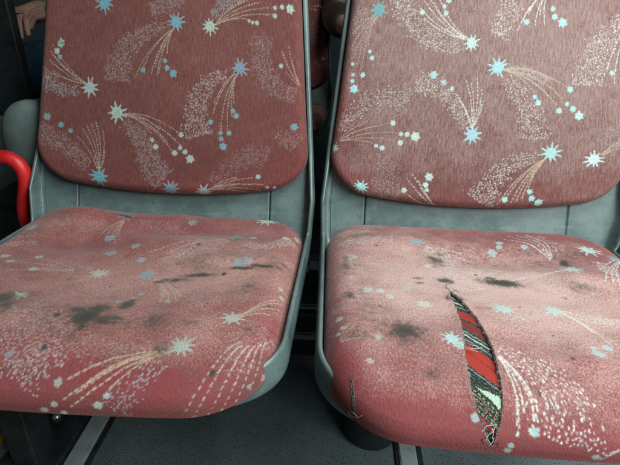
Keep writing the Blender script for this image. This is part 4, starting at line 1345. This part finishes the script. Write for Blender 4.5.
def ellipsoid(name, c, r, mat, parent, p=2.6):
    th = np.linspace(0, 2 * np.pi, 48, endpoint=False)
    ph = np.linspace(-np.pi / 2, np.pi / 2, 25)
    sg = lambda v, e: np.sign(v) * np.abs(v) ** e
    e = 2 / p
    x = sg(np.cos(ph), e)[:, None] * sg(np.cos(th), e)
    z = sg(np.cos(ph), e)[:, None] * sg(np.sin(th), e)
    y = np.repeat(sg(np.sin(ph), e)[:, None], 48, 1)
    co = np.stack([c[0] + r[0] * x, c[1] + r[1] * y, c[2] + r[2] * z], -1).reshape(-1, 3)
    return link(name, np_mesh(name, co, grid_faces(25, 48, True)), mat, parent)


put_local(ellipsoid('hinge_cover', (-0.472, 0.062, 0.545), (0.062, 0.028, 0.075), M_hinge, left, 2.3), xl)
put_local(box('leg', (-0.500, -0.118, 0.19), (0.050, 0.06, 0.37), M_dark, left, 0.006), xl)
put_local(box('foot_plate', (-0.500, -0.02, 0.007), (0.108, 0.36, 0.012), M_dark, left, 0.003), xl)
put_local(lathe('bolt', [(0.0001, 0.020), (0.004, 0.0198), (0.0075, 0.017), (0.0085, 0.0135), (0.0085, 0.011), (0.0001, 0.011)], (-0.506, -0.034, 0.002), M_bolt, left, 24), xl)
put_local(lathe('bolt_washer', [(0.0001, 0.0135), (0.013, 0.0135), (0.0145, 0.012), (0.0145, 0.0105)], (-0.506, -0.034, 0.001), M_dark, left, 28), xl)
put_local(box('leg_brace', (-0.46, -0.06, 0.385), (0.13, 0.16, 0.022), M_dark, left, 0.004), xl)
put_local(lathe('pedestal', [(0.0001, 0.002), (0.052, 0.002), (0.056, 0.012), (0.056, 0.05), (0.050, 0.09), (0.045, 0.2), (0.045, 0.40), (0.0001, 0.40)],
                (0.122, 0.0, 0.0), M_dark, right, 48), xr)

# ------------------------------------------------------------------ things under and beside the seats
fr = empty('seat_frame', (0, 0.12, 0), 'grey steel cross frame running under both near seats', 'frame')
for zc, hh, yy, m in ((0.318, 0.026, 0.112, M_frame), (0.222, 0.012, 0.105, M_frame), (0.190, 0.018, 0.125, M_dark), (0.128, 0.02, 0.13, M_frame)):
    o = box('crossbar', (0, yy - 0.12, zc), (0.84, 0.022, hh), m, fr, 0.004)
o = box('stub_tube', (-0.03, -0.03, 0.318), (0.03, 0.03, 0.024), M_frame, fr, 0.006)
for x in (-0.40, 0.40):
    box('upright', (x, 0.03, 0.18), (0.03, 0.03, 0.36), M_dark, fr, 0.004)
filler = box('shade_filler', (-0.0, 0.32, 0.19), (1.5, 0.26, 0.36), M_dark, None, 0.012)  # added box standing in for the black shade under the seats
filler['label'], filler['category'] = 'added black shade duct along the floor behind the seat frame', 'filler'

for x0, x1, lab in ((-0.441, -0.406, 'flat aluminium floor rail beside the bolted black foot plate'), (0.174, 0.207, 'flat aluminium floor rail beside the round black pedestal')):
    t = empty('floor_rail', ((x0 + x1) / 2, -0.1, 0), lab, 'floor rail', 'aluminium floor rails')
    box('rail_strip', (0, 0, 0.005), (x1 - x0, 1.6, 0.009), M_alu, t, 0.002)
    box('rail_gasket', ((x1 - x0) / 2 + 0.006, 0, 0.003), (0.010, 1.6, 0.005), M_dark, t, 0.001)
    box('rail_gasket', (-(x1 - x0) / 2 - 0.004, 0, 0.003), (0.006, 1.6, 0.005), M_dark, t, 0.001)
yl = box('floor_stripe', (-0.592, 0, 0.002), (0.014, 1.7, 0.004), M_yellow, None, 0.001)
yl['label'], yl['category'] = 'thin yellow edge stripe on the floor left of the black leg', 'stripe'

pt = empty('partition', (-0.75, 0.37, 0), 'dark partition beyond the red armrest', 'partition')
box('lower_panel', (-0.12, 0, 0.26), (0.46, 0.03, 0.52), M_hinge, pt, 0.006)
box('upper_panel', (-0.22, 0, 1.02), (0.60, 0.028, 0.99), M_dark, pt, 0.006)
ellipsoid('latch', (-0.05 + 0.112, -0.026, 0.515), (0.018, 0.02, 0.03), M_dark, pt, 2.4)

# ------------------------------------------------------------------ the row behind, in the dark
def copy_seat(src, loc, label):
    r = src.copy()
    COL.objects.link(r)
    r.location = loc
    r['label'] = label
    for ch in list(src.children):
        if ch.name.split('.')[0] not in ('shell_rim', 'shell_panel', 'shell_underside', 'seat_cushion', 'back_cushion'):
            continue
        c = ch.copy()
        COL.objects.link(c)
        c.parent = r
        if ch.name.startswith('seat_cushion'):
            continue
    lathe('pedestal', [(0.0001, 0.002), (0.056, 0.002), (0.056, 0.05), (0.045, 0.1), (0.045, 0.40), (0.0001, 0.40)], (0, 0, 0), M_dark, r, 24)
    return r


copy_seat(left, (-0.222, 1.0, 0), 'empty dark seat of the row behind, glimpsed through the gap between the near seats')
copy_seat(left, (-0.685, 1.0, 0), 'seat of the row behind under the person in blue jeans at upper left')
copy_seat(left, (0.242, 1.0, 0), 'seat of the row behind under the person in dark trousers')


# ------------------------------------------------------------------ the two passengers behind
def skin_mesh(name, chains, mat, parent, root, sub=2):
    """chains: lists of (key, (x,y,z), r); a repeated key joins chains"""
    keys, co, rad, edges = {}, [], [], []
    for ch in chains:
        prev = None
        for it in ch:
            k = it[0]
            if k not in keys:
                keys[k] = len(co)
                co.append(it[1])
                rad.append(it[2])
            if prev is not None:
                edges.append((prev, keys[k]))
            prev = keys[k]
    me = bpy.data.meshes.new(name)
    me.from_pydata(co, edges, [])
    o = bpy.data.objects.new(name, me)
    COL.objects.link(o)
    md = o.modifiers.new('skin', 'SKIN')
    md.use_smooth_shade = True
    for i, v in enumerate(me.skin_vertices[0].data):
        v.radius = (rad[i], rad[i]) if np.isscalar(rad[i]) else rad[i]
        v.use_root = i == keys[root]
    o.modifiers.new('sub', 'SUBSURF').levels = sub
    dg = bpy.context.evaluated_depsgraph_get()
    res = bpy.data.meshes.new_from_object(o.evaluated_get(dg))
    bpy.data.objects.remove(o)
    bpy.data.meshes.remove(me)
    return link(name, res, mat, parent)


def hand(tag, wrist, d, up, side):
    """palm and five bent fingers along d; side points to the thumb"""
    w, d, up, side = (np.array(v, float) for v in (wrist, d, up, side))
    d, side = d / np.linalg.norm(d), side / np.linalg.norm(side)
    up = up / np.linalg.norm(up)
    pc = w + d * 0.045
    chains = [[(tag + 'wrist', tuple(w), (0.026, 0.02)), (tag + 'palm', tuple(pc), (0.036, 0.017))]]
    for k, (o, ln) in enumerate(((0.027, 0.066), (0.009, 0.075), (-0.009, 0.07), (-0.026, 0.055))):
        b = w + d * (0.082 - 0.004 * abs(k - 1)) + side * o
        m = b + d * ln * 0.52 - up * 0.006
        e = m + d * ln * 0.26 - up * ln * 0.36
        f = e - up * ln * 0.22 + d * 0.002
        chains.append([(tag + 'palm',), (tag + 'b%d' % k, tuple(b), 0.0098), (tag + 'm%d' % k, tuple(m), 0.0088), (tag + 'e%d' % k, tuple(e), 0.008), (tag + 'f%d' % k, tuple(f), 0.0068)])
    b = w + d * 0.028 + side * 0.036
    m = b + d * 0.032 + side * 0.018 - up * 0.004
    e = m + d * 0.03 + side * 0.002 - up * 0.008
    chains.append([(tag + 'palm',), (tag + 't0', tuple(b), 0.0125), (tag + 't1', tuple(m), 0.0105), (tag + 't2', tuple(e), 0.0085)])
    return chains


def passenger(loc, label, denim, knit, sleeve):
    t = empty('person', loc, label, 'person', 'passengers in the row behind')
    P = dict(pel=(0, -0.02, 0.55), wst=(0, 0.02, 0.68), chest=(0, 0.06, 0.88), neck=(0, 0.07, 1.05), chin=(0, 0.06, 1.12), head=(0, 0.055, 1.19), crown=(0, 0.06, 1.26))
    body = [[('pel', P['pel'], (0.13, 0.10)), ('wst', P['wst'], (0.12, 0.085)), ('chest', P['chest'], (0.135, 0.095)), ('neck', P['neck'], 0.055),
             ('chin', P['chin'], (0.058, 0.066)), ('head', P['head'], (0.074, 0.09)), ('crown', P['crown'], 0.05)]]
    body.append([('head',), ('nose', (0, -0.045, 1.17), 0.012)])
    for s in (-1, 1):
        sh, el, wr = (s * 0.18, 0.06, 0.98), (s * 0.235, 0.03, 0.73), (s * 0.205, -0.20, 0.715) if s < 0 else (0.0, -0.245, 0.735)
        body.append([('chest',), ('sh%d' % s, sh, 0.055), ('el%d' % s, el, 0.042), ('h%dwrist' % s, wr, (0.026, 0.02))])
        d = (0.5, -0.85, -0.05) if s < 0 else (-0.97, -0.1, -0.02)
        side = (0.85, 0.5, 0.1) if s < 0 else (-0.05, 0.9, 0.45)
        body += hand('h%d' % s, wr, d, (0, 0.1, 1), side)
        body.append([('head',), ('ear%d' % s, (s * 0.088, 0.065, 1.18), 0.014)])
    full = []
    seen = {}
    for ch in body:
        out = []
        for it in ch:
            if len(it) == 3:
                seen.setdefault(it[0], it)
            out.append(seen[it[0]])
        full.append(out)
    skin_mesh('body', full, M_skin, t, 'pel')
    legs = [[('pel', (0, 0.0, 0.565), (0.16, 0.115)), ('wst', (0, 0.02, 0.68), (0.145, 0.105))]]
    for s in (-1, 1):
        legs.append([legs[0][0], ('hip%d' % s, (s * 0.095, -0.04, 0.555), 0.092), ('mid%d' % s, (s * 0.125, -0.22, 0.578), 0.094), ('knee%d' % s, (s * 0.135, -0.42, 0.555), 0.066),
                     ('calf%d' % s, (s * 0.135, -0.43, 0.34), 0.062), ('ank%d' % s, (s * 0.135, -0.40, 0.10), 0.05)])
    skin_mesh('trousers', legs, denim, t, 'pel')
    top = [[('wst', (0, 0.01, 0.64), (0.155, 0.115)), ('mid', (0, 0.03, 0.76), (0.15, 0.11)), ('chest', P['chest'], (0.155, 0.115)), ('neck', (0, 0.07, 1.02), 0.066)]]
    for s in (-1, 1):
        e = (s * 0.235, 0.03, 0.73)
        wr = np.array((s * 0.205, -0.20, 0.715) if s < 0 else (0.0, -0.245, 0.735))
        q = np.array(e) + (wr - np.array(e)) * sleeve
        top.append([top[0][2], ('sh%d' % s, (s * 0.18, 0.06, 0.98), 0.07), ('el%d' % s, e, 0.056), ('cuff%d' % s, tuple(q), 0.047)])
    skin_mesh('jumper', top, knit, t, 'chest')
    hair = [[('a', (0, 0.10, 1.14), 0.05), ('b', (0, 0.085, 1.22), (0.08, 0.09)), ('c', (0, 0.05, 1.28), 0.06), ('d', (0, 0.0, 1.255), 0.03)]]
    skin_mesh('hair', hair, M_hair, t, 'b')
    for s in (-1, 1):
        sh = [[('heel', (s * 0.135, -0.38, 0.045), 0.042), ('ball', (s * 0.14, -0.52, 0.04), (0.046, 0.036)), ('toe', (s * 0.14, -0.60, 0.032), (0.036, 0.026))]]
        skin_mesh('shoe', sh, M_dark, t, 'heel')
    return t


passenger((-0.74, 1.0, 0), 'person in blue jeans with hands on lap, seated behind at upper left', M_jeans, M_sweater, 0.35)
passenger((0.240, 0.99, 0), 'person in dark trousers glimpsed through the gap between the near seats', M_jeans_d, M_hair, 0.85)
